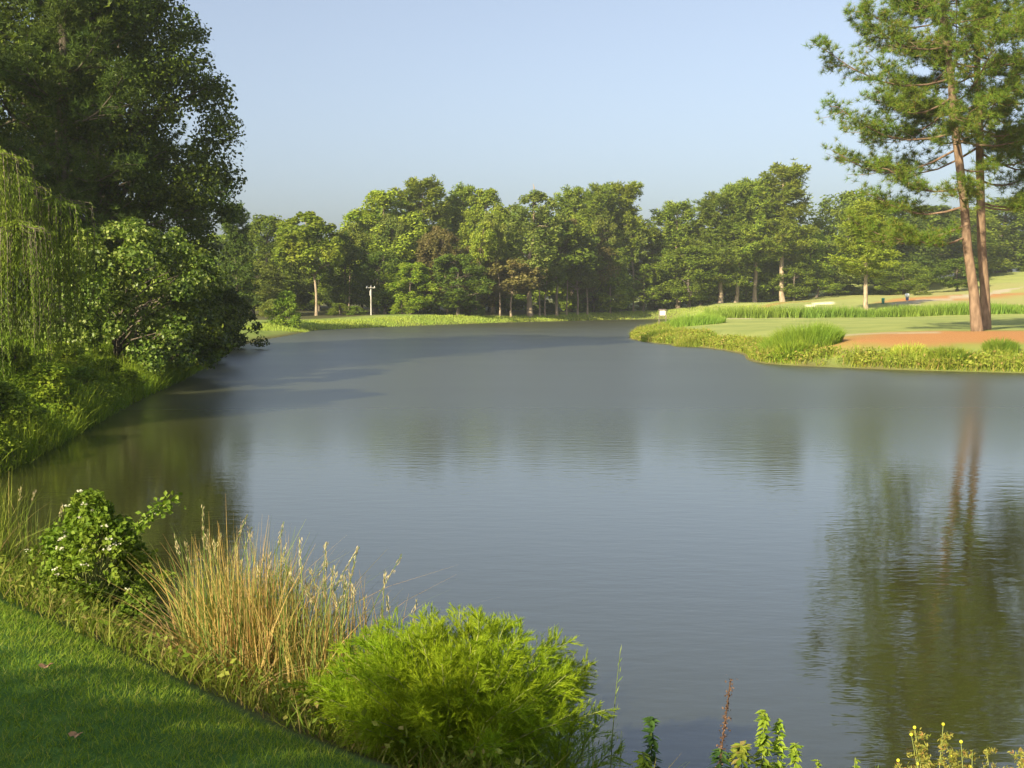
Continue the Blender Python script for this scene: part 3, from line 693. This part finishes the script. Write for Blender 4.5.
rg = np.random.default_rng(90)
# promontory edge weeds: leafy and grassy
P = scatter([(9, 44), (45, 40), (45, 52), (20, 55), (18, 62), (17, 80), (15, 95), (14, 102), (7, 100), (7, 70)], 52000, rg, .12, 3.2)
P = P[vnoise(P[:, 0], P[:, 1], .9, 21) + .35 * rg.uniform(size=len(P)) > .36]
P = P[(P[:, 0] < 13.5) | (sdist(P[:, 0], P[:, 1]) < 1.9)]
C = P[rg.permutation(len(P))[:14000]]; NC = len(C); C = C + np.array([0, 0, .18]) + rg.uniform(0, .22, (NC, 1)) * np.array([0, 0, 1])
ex = leafq(C, unit(rdirs(NC, rg) + [0, 0, .8]), rg.uniform(.1, .24, NC), rg.uniform(.06, .14, NC), rg)
grass_stuff('waterside_weeds', 'yellow green weeds and grass along the edge of the point', P, .44, .035, 1.1, M['weeds_prom'], rg, extra=ex, patch=.75)
# left bank
P = scatter([(-9, 16), (-8, 19), (-9, 30), (-11, 46), (-14, 60), (-22, 60), (-20, 40), (-18, 16)], 60000, rg, -.25, 5.0)
C = P[rg.permutation(len(P))[:20000]]; C = C + np.array([0, 0, 1]) * rg.uniform(.1, .7, (20000, 1))
ex = leafq(C, unit(rdirs(20000, rg) + [0, 0, .7]), rg.uniform(.05, .13, 20000), rg.uniform(.03, .08, 20000), rg)
grass_stuff('left_bank_grass'.replace('left_', ''), 'tangled green grass and weeds on the bank under the willow', P, .75, .022, 1.1, M['shore'], rg, extra=ex, patch=.7, seg=3)
# far bank
P = scatter([(-22, 90), (-17, 112), (-5, 138), (8, 156), (24, 171), (34, 160), (40, 168), (24, 180), (5, 166), (-8, 148), (-24, 122), (-26, 90)], 22000, rg, -.2, 4.5)
grass_stuff('far_bank_grass'.replace('far_', 'waterside_'), 'sunlit grass fringe along the opposite shore', P, .24, .07, .8, M['grass_far'], rg, patch=.5)
# rough band across the fairway
P = scatter([(19, 106), (30, 107), (45, 108), (66, 110), (66, 115), (45, 113.5), (30, 111.5), (19, 109)], 20000, rg)
grass_stuff('rough_grass', 'strip of tall rough grass crossing behind the fairway', P, 1.0, .08, .7, M['rough'], rg, patch=.35)

def tussock(x, y, R, H, n, m, label, name='grass_clump', W=.03, cat='grass clump', group=None, dome=.5):
    r = np.random.default_rng(int(abs(x * 97 + y * 13))); a = r.uniform(0, 2 * PI, n); q = np.sqrt(r.uniform(0, 1, n)) * R
    z0 = z1(x, y); px = np.cos(a) * q; py = np.sin(a) * q
    zb = Z(px + x, py + y) - z0 - .03
    g = Geo(); g.add(*blades(np.stack([px, py, zb], 1), H * r.uniform(.6, 1.1, n) * (1 - dome * (q / R) ** 2), W * r.uniform(.6, 1.3, n), r.uniform(.1, .9, n), r, 3, az=a + r.normal(0, .6, n)))
    return tag(obj(name, g, m, loc=(x, y, z0)), label, cat, group)
GC = 'tall grass clumps on the point'
tussock(14.4, 54.5, 1.9, 1.4, 5200, M['tussock'], 'large bright green grass clump at the tip of the orange straw bed', W=.035, group=GC)
tussock(21.5, 48.3, .7, .72, 1700, M['tussock'], 'small bright grass tuft standing in the orange pine straw', W=.03, group=GC)
tussock(15.2, 92, 2.6, 1.15, 2500, M['rough'], 'dark green sedge clump behind the small white sign', W=.05, group=GC)

for (x, y, R, H, mm, lab) in [(17.5, 48.4, .9, .8, 'weeds_prom', 'yellowish weed clump on the point below the orange straw bed'), (18.8, 47.4, 1.1, .7, 'shore', 'green weed clump at the water edge below the twin pines'),
        (11.6, 71.5, 1.3, .9, 'weeds_prom', 'yellowish weed clump halfway along the point'), (10.6, 79.5, 1.2, .8, 'shore', 'green weed clump near the tip of the point'), (13.2, 51.9, .9, .9, 'shore', 'green weed clump at the water corner below the large bright clump')]:
    tussock(x, y, R, H, 1500, M[mm], lab, 'weed_clump', .05, 'weeds', 'weed clumps on the point', .7)

# ------------------------------------------------------------------ small things on the course
def box(g, c, s, bev=0.0):
    x, y, z = c; a, b, h = s[0] / 2, s[1] / 2, s[2] / 2; k = bev
    prof = [(-a + k, -b, 0), (a - k, -b, 0), (a, -b + k, 0), (a, b - k, 0), (a - k, b, 0), (-a + k, b, 0), (-a, b - k, 0), (-a, -b + k, 0)] if k else [(-a, -b, 0), (a, -b, 0), (a, b, 0), (-a, b, 0)]
    n = len(prof); V = [(x + p[0], y + p[1], z - h) for p in prof] + [(x + p[0], y + p[1], z + h) for p in prof]
    g.add(V, [(i, (i + 1) % n, (i + 1) % n + n, i + n) for i in range(n)])
    g.add(V, [tuple(range(n))[::-1], tuple(range(n, 2 * n))]); return g

D = 141; x = at(371, 300, D)[0]; z0 = z1(x, D); top = at(371, 285, D)[2] - z0
e = root('utility_pole', (x, D, z0), 'pale wooden utility pole with a short crossarm at the wood edge', 'pole')
g = Geo(); tube(g, [(0, 0, -.1), (0, 0, top * .5), (0, 0, top), (0, 0, top + .01)], [.09, .08, .07, .001], 10); obj('pole', g, M['pole'], e)
obj('crossarm', box(Geo(), (0, -.17, top - .35), (1.15, .08, .09), .02), M['pole'], e)
for s in (-.48, .48):
    g = Geo(); tube(g, [(s, -.17, top - .285), (s, -.17, top - .2), (s, -.17, top - .12)], [.03, .06, .035], 8); obj('insulator', g, M['white'], e)
g = Geo(); tube(g, [(.0, -.3, top - 1.35), (0, -.3, top - .75), (0, -.3, top - .7)], [.12, .12, .05], 10); obj('transformer', g, M['pole'], e)

h = at(662.5, 318, 93); x, y = h[0], 93.; z0 = z1(x, y)
e = root('yardage_sign', (x, y, z0), 'small white sign in a dark frame at the tip of the point', 'sign')
zt = at(662, 309, 93)[2] - z0
obj('panel', box(Geo(), (0, -.04, zt - .34), (.46, .03, .36), .01), M['white'], e)
g = Geo()
for s in (-.29, .29): box(g, (s, 0, zt / 2 - .05), (.07, .07, zt), .01)
box(g, (0, 0, zt - .07), (.66, .1, .13), .02); box(g, (0, 0, zt - .57), (.5, .06, .06)); obj('frame', g, M['greywood'], e)

h = hit(907, 303); x, y, z0 = h
e = root('tee_marker_post', (x, y, z0), 'white topped marker post with a blue panel beside the cart path', 'post')
k = y / F
g = Geo(); tube(g, [(0, 0, -.1), (0, 0, 5.5 * k)], [.05, .05], 8); obj('post', g, M['pole'], e)
obj('panel', box(Geo(), (0, -.03, 4.2 * k), (2.8 * k, .1, 3 * k), .02), M['blue'], e)
g = Geo(); tube(g, [(0, 0, 5.6 * k), (0, 0, 6.2 * k), (0, 0, 8.6 * k), (0, 0, 9.4 * k), (0, 0, 9.5 * k)], [.9 * k, 2.3 * k, 2.3 * k, 1.6 * k, .01], 12); obj('cap', g, M['white'], e)
h = hit(883, 304); x, y, z0 = h; k = y / F
e = root('litter_bin', (x, y, z0), 'teal green bin beside the lone tree on the green', 'bin')
g = Geo(); tube(g, [(0, 0, 0), (0, 0, .2 * k), (0, 0, 5 * k)], [1.2 * k, 1.3 * k, 1.5 * k], 12); obj('body', g, M['teal'], e)
g = Geo(); tube(g, [(0, 0, 5 * k), (0, 0, 5.5 * k), (0, 0, 6 * k), (0, 0, 6.05 * k)], [1.65 * k, 1.6 * k, .9 * k, .01], 12); obj('lid', g, M['teal'], e)

# ------------------------------------------------------------------ foreground
rf = np.random.default_rng(123)
# lawn blades
P = scatter([(-4.2, 6.9), (-2.5, 5.9), (-.4, 3.9), (.5, 3.0), (-2.2, 2.9), (-4.4, 5.2)], 90000, rf, 1.95, 20)
g = Geo(); g.add(*blades(P, rf.uniform(.025, .06, len(P)), rf.uniform(.003, .006, len(P)), rf.uniform(.2, 1.3, len(P)), rf, 2))
tag(obj('lawn_grass', g, M['lawn']), 'short mown lawn grass at the lower left', 'grass', kind='stuff')
# bank weeds between lawn and water
P = scatter([(-7, 12), (-4, 11), (-2, 9.2), (0, 7), (1.2, 5.8), (3, 5.4), (6, 5.2), (6, 4), (2, 3.4), (.4, 3.6), (-2.6, 6.0), (-4.5, 7.5), (-7.5, 10)], 26000, rf, -.1, 2.45)
C = P[:12000] + np.array([0, 0, 1]) * rf.uniform(.02, .22, (12000, 1))
ex = leafq(C, unit(rdirs(12000, rf) + [0, 0, .9]), rf.uniform(.02, .055, 12000), rf.uniform(.012, .03, 12000), rf)
n = len(P); g = Geo(); hh = .22 * rf.uniform(.4, 1.3, n) * (.4 + 1.2 * vnoise(P[:, 0], P[:, 1], 1.6, 4))
g.add(*blades(P, hh, rf.uniform(.004, .009, n), rf.uniform(.2, 1.4, n), rf, 3)); g.quads(ex)
tag(obj('bank_weeds', g, M['weeds_near']), 'rough weeds and grass on the near bank between lawn and water', 'weeds', kind='stuff')

# feathery dog fennel
def fennel(px, D, ztop, R, seed, nst, label, xs=1.0):
    r = np.random.default_rng(seed); x = (px - 512) / F * D; z0 = z1(x, D) - .03
    H = ztop - z0; st = Geo(); fo = Geo(); C = []; T = []; Ls = []
    for i in range(nst):
        a = i * 2.399 + r.normal(0, .2); q = math.sqrt((i + .5) / nst); ol = R * q * r.uniform(.85, 1.08)
        hh = H * (1 - .38 * q ** 2.2) * r.uniform(.88, 1.05)
        d = np.array([math.cos(a) * xs, math.sin(a), 0]); ss = np.linspace(0, 1, 9)
        b0 = d * .12 * R
        path = b0 + d * (ol * (ss ** 1.35))[:, None] + np.array([0, 0, 1.]) * (hh * (ss * 1.25 - .25 * ss ** 2.2))[:, None] + r.normal(0, .008, (9, 3)) * ss[:, None]
        tube(st, path, np.linspace(.007, .0016, 9), 4)
        tg = unit(np.gradient(path, axis=0))
        for k in range(46):
            s = .16 + .84 * (k / 46) ** .9
            p = np.array([np.interp(s, ss, path[:, j]) for j in range(3)]); tt = unit(np.array([np.interp(s, ss, tg[:, j]) for j in range(3)]))
            bl = (.26 * (1 - s) ** .7 + .05) * r.uniform(.75, 1.15)
            sd = unit(np.cross(tt, rdirs(1, r)[0])); bd = unit(sd * .8 + tt * .75)
            m = 34; f = r.uniform(.08, 1, m); pts = p + bd * (bl * f)[:, None] + np.array([0, 0, -.05]) * (bl * f ** 2)[:, None] + np.array([0, 0, .04]) * f[:, None] * bl
            C.append(pts); td = unit(bd * .75 + np.cross(bd, rdirs(1, r)[0]) * r.choice([-1, 1], (m, 1)) * .6 + rdirs(m, r) * .3 + tt * .3); T.append(td); Ls.append(r.uniform(.02, .05, m) * (1.15 - .5 * f))
            fo.tris(np.array([[p - sd * 0 + np.array([0, 0, .0008]), p - np.array([0, 0, .0008]), p + bd * bl]]))
    C = np.concatenate(C); T = np.concatenate(T); Ls = np.concatenate(Ls); S = unit(np.cross(T, rdirs(len(C), r))) * .0015
    fo.tris(np.stack([C - S, C + S, C + T * Ls[:, None]], 1))
    e = root('dog_fennel', (x, D, z0), label, 'plant'); obj('stems', st, M['stem'], e); obj('foliage', fo, M['fennel'], e)
fennel(452, 4.95, at(440, 624, 4.95)[2], .60, 81, 120, 'large feathery yellow green fennel bush in the near foreground', 1.12)
fennel(548, 5.15, at(560, 690, 5.15)[2], .30, 82, 14, 'small feathery sprig at the right foot of the large fennel bush')

# straw coloured reeds
def reeds(cx, cy, rx, ry, n, H, seed, label, rot=0.0, sm='reed'):
    r = np.random.default_rng(seed); a = r.uniform(0, 2 * PI, n); q = np.sqrt(r.uniform(0, 1, n))
    lx, ly = np.cos(a) * q * rx, np.sin(a) * q * ry; c, s = math.cos(rot), math.sin(rot)
    x, y = lx * c - ly * s, lx * s + ly * c; z0 = z1(cx, cy)
    zb = Z(x + cx, y + cy) - z0; zb = np.maximum(zb, -z0 - .1)
    P = np.stack([x, y, zb], 1); hh = (H * r.uniform(.38, 1.0, n) ** .8) * (1 - .25 * q ** 3) * (.75 + .5 * vnoise(P[:, 0], P[:, 1], 4, 8))
    wind = r.normal(.0, .8, n)
    e = root('reed_clump', (cx, cy, z0), label, 'reeds', 'reeds at the near water edge')
    k = int(n * .64)
    def part(sl, nm, m, W, lean):
        g = Geo(); g.add(*blades(P[sl], hh[sl], W * r.uniform(.6, 1.3, len(P[sl])), np.abs(r.normal(0, lean, len(P[sl]))) + (r.uniform(size=len(P[sl])) > .8) * r.uniform(.3, 1.4, len(P[sl])), r, 4, az=wind[sl] + (r.uniform(size=len(P[sl])) > .5) * PI)); return obj(nm, g, m, e)
    part(slice(0, k), 'straw_blades', M[sm], .009, .24); part(slice(k, n), 'green_blades', M['reed_green'], .010, .3)
    # litter and broken blades at the foot
    m = n // 2; g = Geo(); aa = r.uniform(0, 2 * PI, m); qq = np.sqrt(r.uniform(0, 1, m)) * 1.05
    lx, ly = np.cos(aa) * qq * rx, np.sin(aa) * qq * ry; xx, yy = lx * c - ly * s, lx * s + ly * c
    zz = np.maximum(Z(xx + cx, yy + cy) - z0, -z0)
    g.add(*blades(np.stack([xx, yy, zz], 1), H * r.uniform(.2, .55, m), .007, r.uniform(.4, 2.0, m), r, 4)); obj('dead_blades', g, M['reed_dead'], e)
    # flowering stems with pale plumes
    ns = max(8, n // 60); ii = r.permutation(n)[:ns]; sg = Geo()
    for i in ii:
        b = P[i]; h = H * r.uniform(.8, 1.06); dx = r.normal(-.02, .17) * h; dy = r.normal(0, .1) * h
        ss = np.linspace(0, 1, 6); path = b + np.stack([dx * ss ** 1.8, dy * ss ** 1.8, h * ss], 1)
        tube(sg, path, np.linspace(.0035, .0018, 6), 4)
        t = r.uniform(.86, 1.0, 26); pp = np.stack([np.interp(t, ss, path[:, j]) for j in range(3)], 1) + r.normal(0, .005, (26, 3))
        tt = unit(path[-1] - path[-2]); obj('plume', Geo().quads(leafq(pp, rdirs(26, r), .028, .005, r, T=unit(tt + rdirs(26, r) * .35))), M['plume'], e)
    obj('flower_stems', sg, M['reed_green'], e)
reeds(-1.35, 6.3, .74, .5, 3300, 1.03, 101, 'tall straw coloured reeds beside the fennel bush', -.75)
reeds(-.78, 5.95, .30, .3, 260, 1.02, 102, 'shorter sparse reeds just behind the fennel bush', -.75)
reeds(-4.0, 8.4, .55, .4, 420, .85, 103, 'low yellow green reeds at the left edge beside the flowering bush', -.3, 'weeds_near')

# flowering bush
def flower_bush(x, y, H, R, seed, label):
    r = np.random.default_rng(seed); z0 = z1(x, y) - .03
    d = broad(seed, H, .05, R, 200, 75, .036, env_skirt, .17, .012, limbs=110, aspect=.65, flat=.9, inner=.4)
    e = root('flowering_bush', (x, y, z0), label, 'bush')
    # one long arching shoot
    ss = np.linspace(0, 1, 7); path = np.array([0.1, 0, H * .6]) + np.stack([.52 * ss, -.1 * ss, .42 * ss - .05 * ss ** 2], 1)
    tube(d['trunk'], path, np.linspace(.006, .002, 7), 4)
    n = 150; s = r.uniform(.25, 1, n); pp = np.stack([np.interp(s, ss, path[:, j]) for j in range(3)], 1) + r.normal(0, .028, (n, 3))
    d['crown'].quads(leafq(pp, unit(rdirs(n, r) + [0, -.3, .8]), .045, .028, r))
    obj('stems', d['trunk'], M['stem'], e); obj('leaves', d['crown'], M['bush'], e)
    V = np.concatenate(d['crown'].V).reshape(-1, 4, 3).mean(1)
    score = V[:, 2] / H * .8 - V[:, 1] / R * .35 - V[:, 0] / R * .25 + np.hypot(V[:, 0], V[:, 1]) / R * .5 + r.normal(0, .25, len(V))
    for i in np.argsort(-score)[:900:21]:
        m = 9; c = V[i] + [0, -.01, .02]; obj('flower_head', Geo().quads(leafq(c + r.normal(0, .011, (m, 3)) * [1, 1, .5], unit(rdirs(m, r) * .6 + [0, -.3, 1]), .019, .015, r)), M['flower'], e)
flower_bush(-2.86, 7.4, .95, .52, 111, 'leafy bush dotted with creamy flower heads on the near bank')

# leafy shoots, dry stalk and yellow budded weeds along the bottom edge
def shoot(px, top, D, label, m, seed, nl=90, wide=.06, L=.06, group='leafy weeds along the bottom edge', lean=0.0, name='leafy_weed', base_w=1.6):
    r = np.random.default_rng(seed); x = (px - 512) / F * D; z0 = z1(x, D) - .02; H = max(.15, at(px, top, D)[2] - z0)
    g = Geo(); ss = np.linspace(0, 1, 7); path = np.stack([lean * ss ** 1.5 + r.normal(0, .004, 7) * ss, r.normal(0, .004, 7) * ss, H * ss], 1)
    tube(g, path, np.linspace(.006, .002, 7), 5)
    e = root(name, (x, D, z0), label, 'plant', group); obj('stem', g, M['stem'], e)
    nl = int(nl * 1.7); L = L * 1.15; s = 1 - r.uniform(0, .85, nl) ** 1.1; a = r.uniform(0, 2 * PI, nl); out = np.stack([np.cos(a), np.sin(a), r.uniform(-.7, .2, nl)], 1)
    pp = np.stack([np.interp(s, ss, path[:, j]) for j in range(3)], 1); w = wide * (.35 + base_w * (1 - s))
    lf = Geo(); lf.quads(leafq(pp + out * w[:, None] * r.uniform(.4, 1, (nl, 1)), unit(np.cross(out, np.cross([0, 0, 1], out)) + rdirs(nl, r) * .35), L * r.uniform(.6, 1.2, nl), L * .42, r, T=out))
    obj('leaves', lf, m, e); return e
shoot(655, 717, 4.75, 'dark leafy shoot standing alone left of the dry stalk', M['leafy_dark'], 201, 120, .045, .05)
shoot(646, 752, 4.6, 'short bright weed at the foot of the dark shoot', M['leafy'], 202, 110, .06, .05)
shoot(769, 711, 4.7, 'tallest sunlit leafy shoot under the middle of the bottom edge', M['leafy'], 203, 190, .045, .048)
shoot(783, 721, 4.78, 'second tallest sunlit leafy shoot, leaning right', M['leafy'], 204, 170, .045, .045, lean=.02)
shoot(803, 744, 4.7, 'shorter bright shoot right of the two tall sunlit ones', M['leafy'], 205, 120, .04, .045)
shoot(828, 760, 4.7, 'tiny bright shoot right of the shorter one', M['leafy'], 206, 60, .03, .04)
shoot(748, 745, 4.6, 'bushy green weed between the dry stalk and the tall shoots', M['weeds_near'], 207, 200, .10, .05)
shoot(726, 750, 4.6, 'bushy green weed at the foot of the dry stalk', M['leafy_dark'], 208, 150, .09, .05)
shoot(866, 758, 4.75, 'small green shoot left of the yellow budded weeds', M['leafy'], 209, 50, .03, .035)
def dry_stalk(px0, px1, top, D):
    r = np.random.default_rng(215); x = (px0 - 512) / F * D; z0 = z1(x, D); H = at(px1, top, D)[2] - z0; dx = (px1 - px0) / F * D
    ss = np.linspace(0, 1, 7); path = np.stack([dx * ss, 0 * ss, H * ss], 1); g = Geo(); tube(g, path, np.linspace(.006, .003, 7), 5)
    e = root('dry_stalk', (x, D, z0), 'dark brown dry seed stalk leaning right above the water', 'plant'); obj('stem', g, M['stalk'], e)
    n = 320; s = r.uniform(.3, 1, n); pp = np.stack([np.interp(s, ss, path[:, j]) for j in range(3)], 1) + r.normal(0, 1, (n, 3)) * (.004 + .007 * np.abs(np.sin(s * 40)))[:, None]
    gg = Geo(); gg.quads(leafq(pp, rdirs(n, r), .014, .009, r)); obj('seed_husks', gg, M['stalk'], e)
dry_stalk(712, 736, 679, 4.75)
def budded(px, top, D, seed, label, nb=13, spread=.2):
    r = np.random.default_rng(seed); x = (px - 512) / F * D; z0 = z1(x, D); H = at(px, top, D)[2] - z0
    e = root('yellow_budded_weed', (x, D, z0), label, 'plant', 'yellow budded weeds at the bottom right'); st = Geo(); lf = Geo()
    for i in range(nb):
        a = r.uniform(0, 2 * PI); end = np.array([math.cos(a) * spread * r.uniform(.3, 1.1), math.sin(a) * spread * .6, H * r.uniform(.72, 1.0)]); mid = np.array([end[0] * .3, end[1] * .3, end[2] * .6])
        tube(st, [(0, 0, 0), mid * .5, mid, end], [.005, .004, .003, .0015], 4)
        for k in range(9):
            f = r.uniform(.1, 1); p = mid * (1 - f) + end * f; dd = unit(rdirs(1, r)[0] + [0, 0, .5]); l = r.uniform(.03, .07); q = p + dd * l
            tube(st, [p, q], [.0014, .0008], 3)
            m = 34; pts = p + dd * (l * r.uniform(.3, 1.1, m))[:, None] + r.normal(0, .007, (m, 3)); lf.quads(leafq(pts, rdirs(m, r), .02, .006, r))
        if r.uniform() > .55:
            lat = np.linspace(-PI / 2, PI / 2, 6); R = .0075
            obj('bud', tube(Geo(), [end + [0, 0, R * math.sin(t)] for t in lat], [max(.0005, R * math.cos(t)) for t in lat], 10), M['bud'], e)
    obj('stems', st, M['stem'], e); obj('leaves', lf, M['tansy'], e)
budded(948, 732, 4.75, 221, 'yellow budded weed with spreading stems left of the corner')
budded(985, 740, 4.6, 222, 'yellow budded weed low between the corner one and the spreading one', 8, .12)
budded(1018, 730, 4.75, 223, 'yellow budded weed in the bottom right corner', 10, .15)
for px, top, D, ln, lab, s in [(612, 640, 5.0, .05, 'thin green grass stem rising right of the fennel bush', 231), (622, 730, 4.7, .01, 'short thin grass blade left of the dark shoot', 232), (905, 752, 4.7, -.08, 'pale bent grass blade left of the yellow budded weeds', 233)]:
    x = (px - 512) / F * D; z0 = z1(x, D); H = at(px, top, D)[2] - z0; g = Geo(); ss = np.linspace(0, 1, 8)
    tube(g, np.stack([ln * ss ** 2, 0 * ss, H * (ss - .12 * abs(ln) * 8 * ss ** 4)], 1), np.linspace(.004, .001, 8), 4)
    k = np.array([ln, 0, H]); r = np.random.default_rng(s); nn = 14
    g.quads(leafq(k * np.linspace(.35, .95, nn)[:, None] + r.normal(0, .006, (nn, 3)), rdirs(nn, r), .05, .005, r, T=unit(np.array([.3, 0, 1.]) + rdirs(nn, r) * .4)))
    tag(obj('tall_grass', g, M['reed_green'], loc=(x, D, z0)), lab, 'grass stem', 'single grass stems at the bottom edge')

def fallen(px, py, size, label, seed):
    h = hit(px, py); r = np.random.default_rng(seed); n = 14; a = np.linspace(0, 2 * PI, n, endpoint=False)
    rad = size * (1 + .35 * np.cos(5 * a)) * .5; ring = np.stack([np.cos(a) * rad * 1.2, np.sin(a) * rad, .35 * size * np.cos(a * 2) * .5 + .2 * size + r.normal(0, .004, n)], 1)
    V = np.concatenate([ring, [[0, 0, .05 * size]], ring - [0, 0, .0015], [[0, 0, .05 * size - .0015]]])
    Fc = [(i, (i + 1) % n, n) for i in range(n)] + [((i + 1) % n + n + 1, i + n + 1, 2 * n + 1) for i in range(n)]
    g = Geo(); g.add(V, Fc); tag(obj('fallen_leaf', g, M['dead_leaf'], loc=(h[0], h[1], h[2] + .035)), label, 'leaf', 'dry leaves on the lawn')
fallen(46, 675, .042, 'curled tan dry leaf on the sunlit strip of lawn', 1)
fallen(76, 745, .036, 'brown dry leaf in the shaded part of the lawn', 2)

# ------------------------------------------------------------------ light, sky, camera
S = np.array([-.58, -.81, 0]); EL = math.radians(27)
S = unit(S) * math.cos(EL); S[2] = math.sin(EL)
sun = bpy.data.lights.new('sun', 'SUN'); sun.energy = 5.0; sun.angle = math.radians(.5); sun.color = (1, .90, .60)
so = bpy.data.objects.new('sun', sun); COL.objects.link(so); so.rotation_euler = Vector(S).to_track_quat('Z', 'Y').to_euler()
w = bpy.data.worlds.new('World'); SC.world = w; w.use_nodes = True
nt = w.node_tree; bg = nt.nodes['Background']; sky = nt.nodes.new('ShaderNodeTexSky'); sky.sky_type = 'NISHITA'; sky.sun_disc = False
sky.sun_elevation = EL; sky.sun_rotation = math.atan2(S[0], S[1]); sky.air_density = 1.0; sky.dust_density = 4.0; sky.ozone_density = 4.0; sky.altitude = 100
hz = nt.nodes.new('ShaderNodeHueSaturation'); hz.inputs['Saturation'].default_value = .64; hz.inputs['Value'].default_value = .72
nt.links.new(sky.outputs[0], hz.inputs['Color']); nt.links.new(hz.outputs[0], bg.inputs[0]); bg.inputs[1].default_value = .12

def haze():
    g = Geo(); box(g, (0, 60, 20), (900, 900, 50)); m, nt, N = mat('summer haze'); out = N('ShaderNodeOutputMaterial'); v = N('ShaderNodeVolumePrincipled')
    v.inputs['Color'].default_value = (.86, .90, .97, 1); v.inputs['Density'].default_value = .0003; v.inputs['Anisotropy'].default_value = .2
    nt.links.new(v.outputs[0], out.inputs['Volume']); tag(obj('haze', g, m), 'thin summer haze over the pond', 'haze', kind='stuff')
haze()
SC.cycles.volume_bounces = 1

cam = bpy.data.cameras.new('camera'); co = bpy.data.objects.new('camera', cam); COL.objects.link(co)
co.location = CAM; co.rotation_euler = (PI / 2 - PITCH, 0, 0); cam.sensor_width = 36; cam.lens = F / 1024 * 36; cam.clip_end = 6000; cam.clip_start = .05
SC.camera = co
vs = SC.view_settings; vs.view_transform = 'Standard'; vs.look = 'None'; vs.gamma = 1; vs.exposure = 1.27; vs.use_curve_mapping = False
SC.cycles.max_bounces = 6; SC.cycles.diffuse_bounces = 3; SC.cycles.glossy_bounces = 3; SC.cycles.transmission_bounces = 4; SC.cycles.transparent_max_bounces = 8
SC.cycles.caustics_reflective = False; SC.cycles.caustics_refractive = False; SC.cycles.sample_clamp_indirect = 4
SC.cycles.use_denoising = True
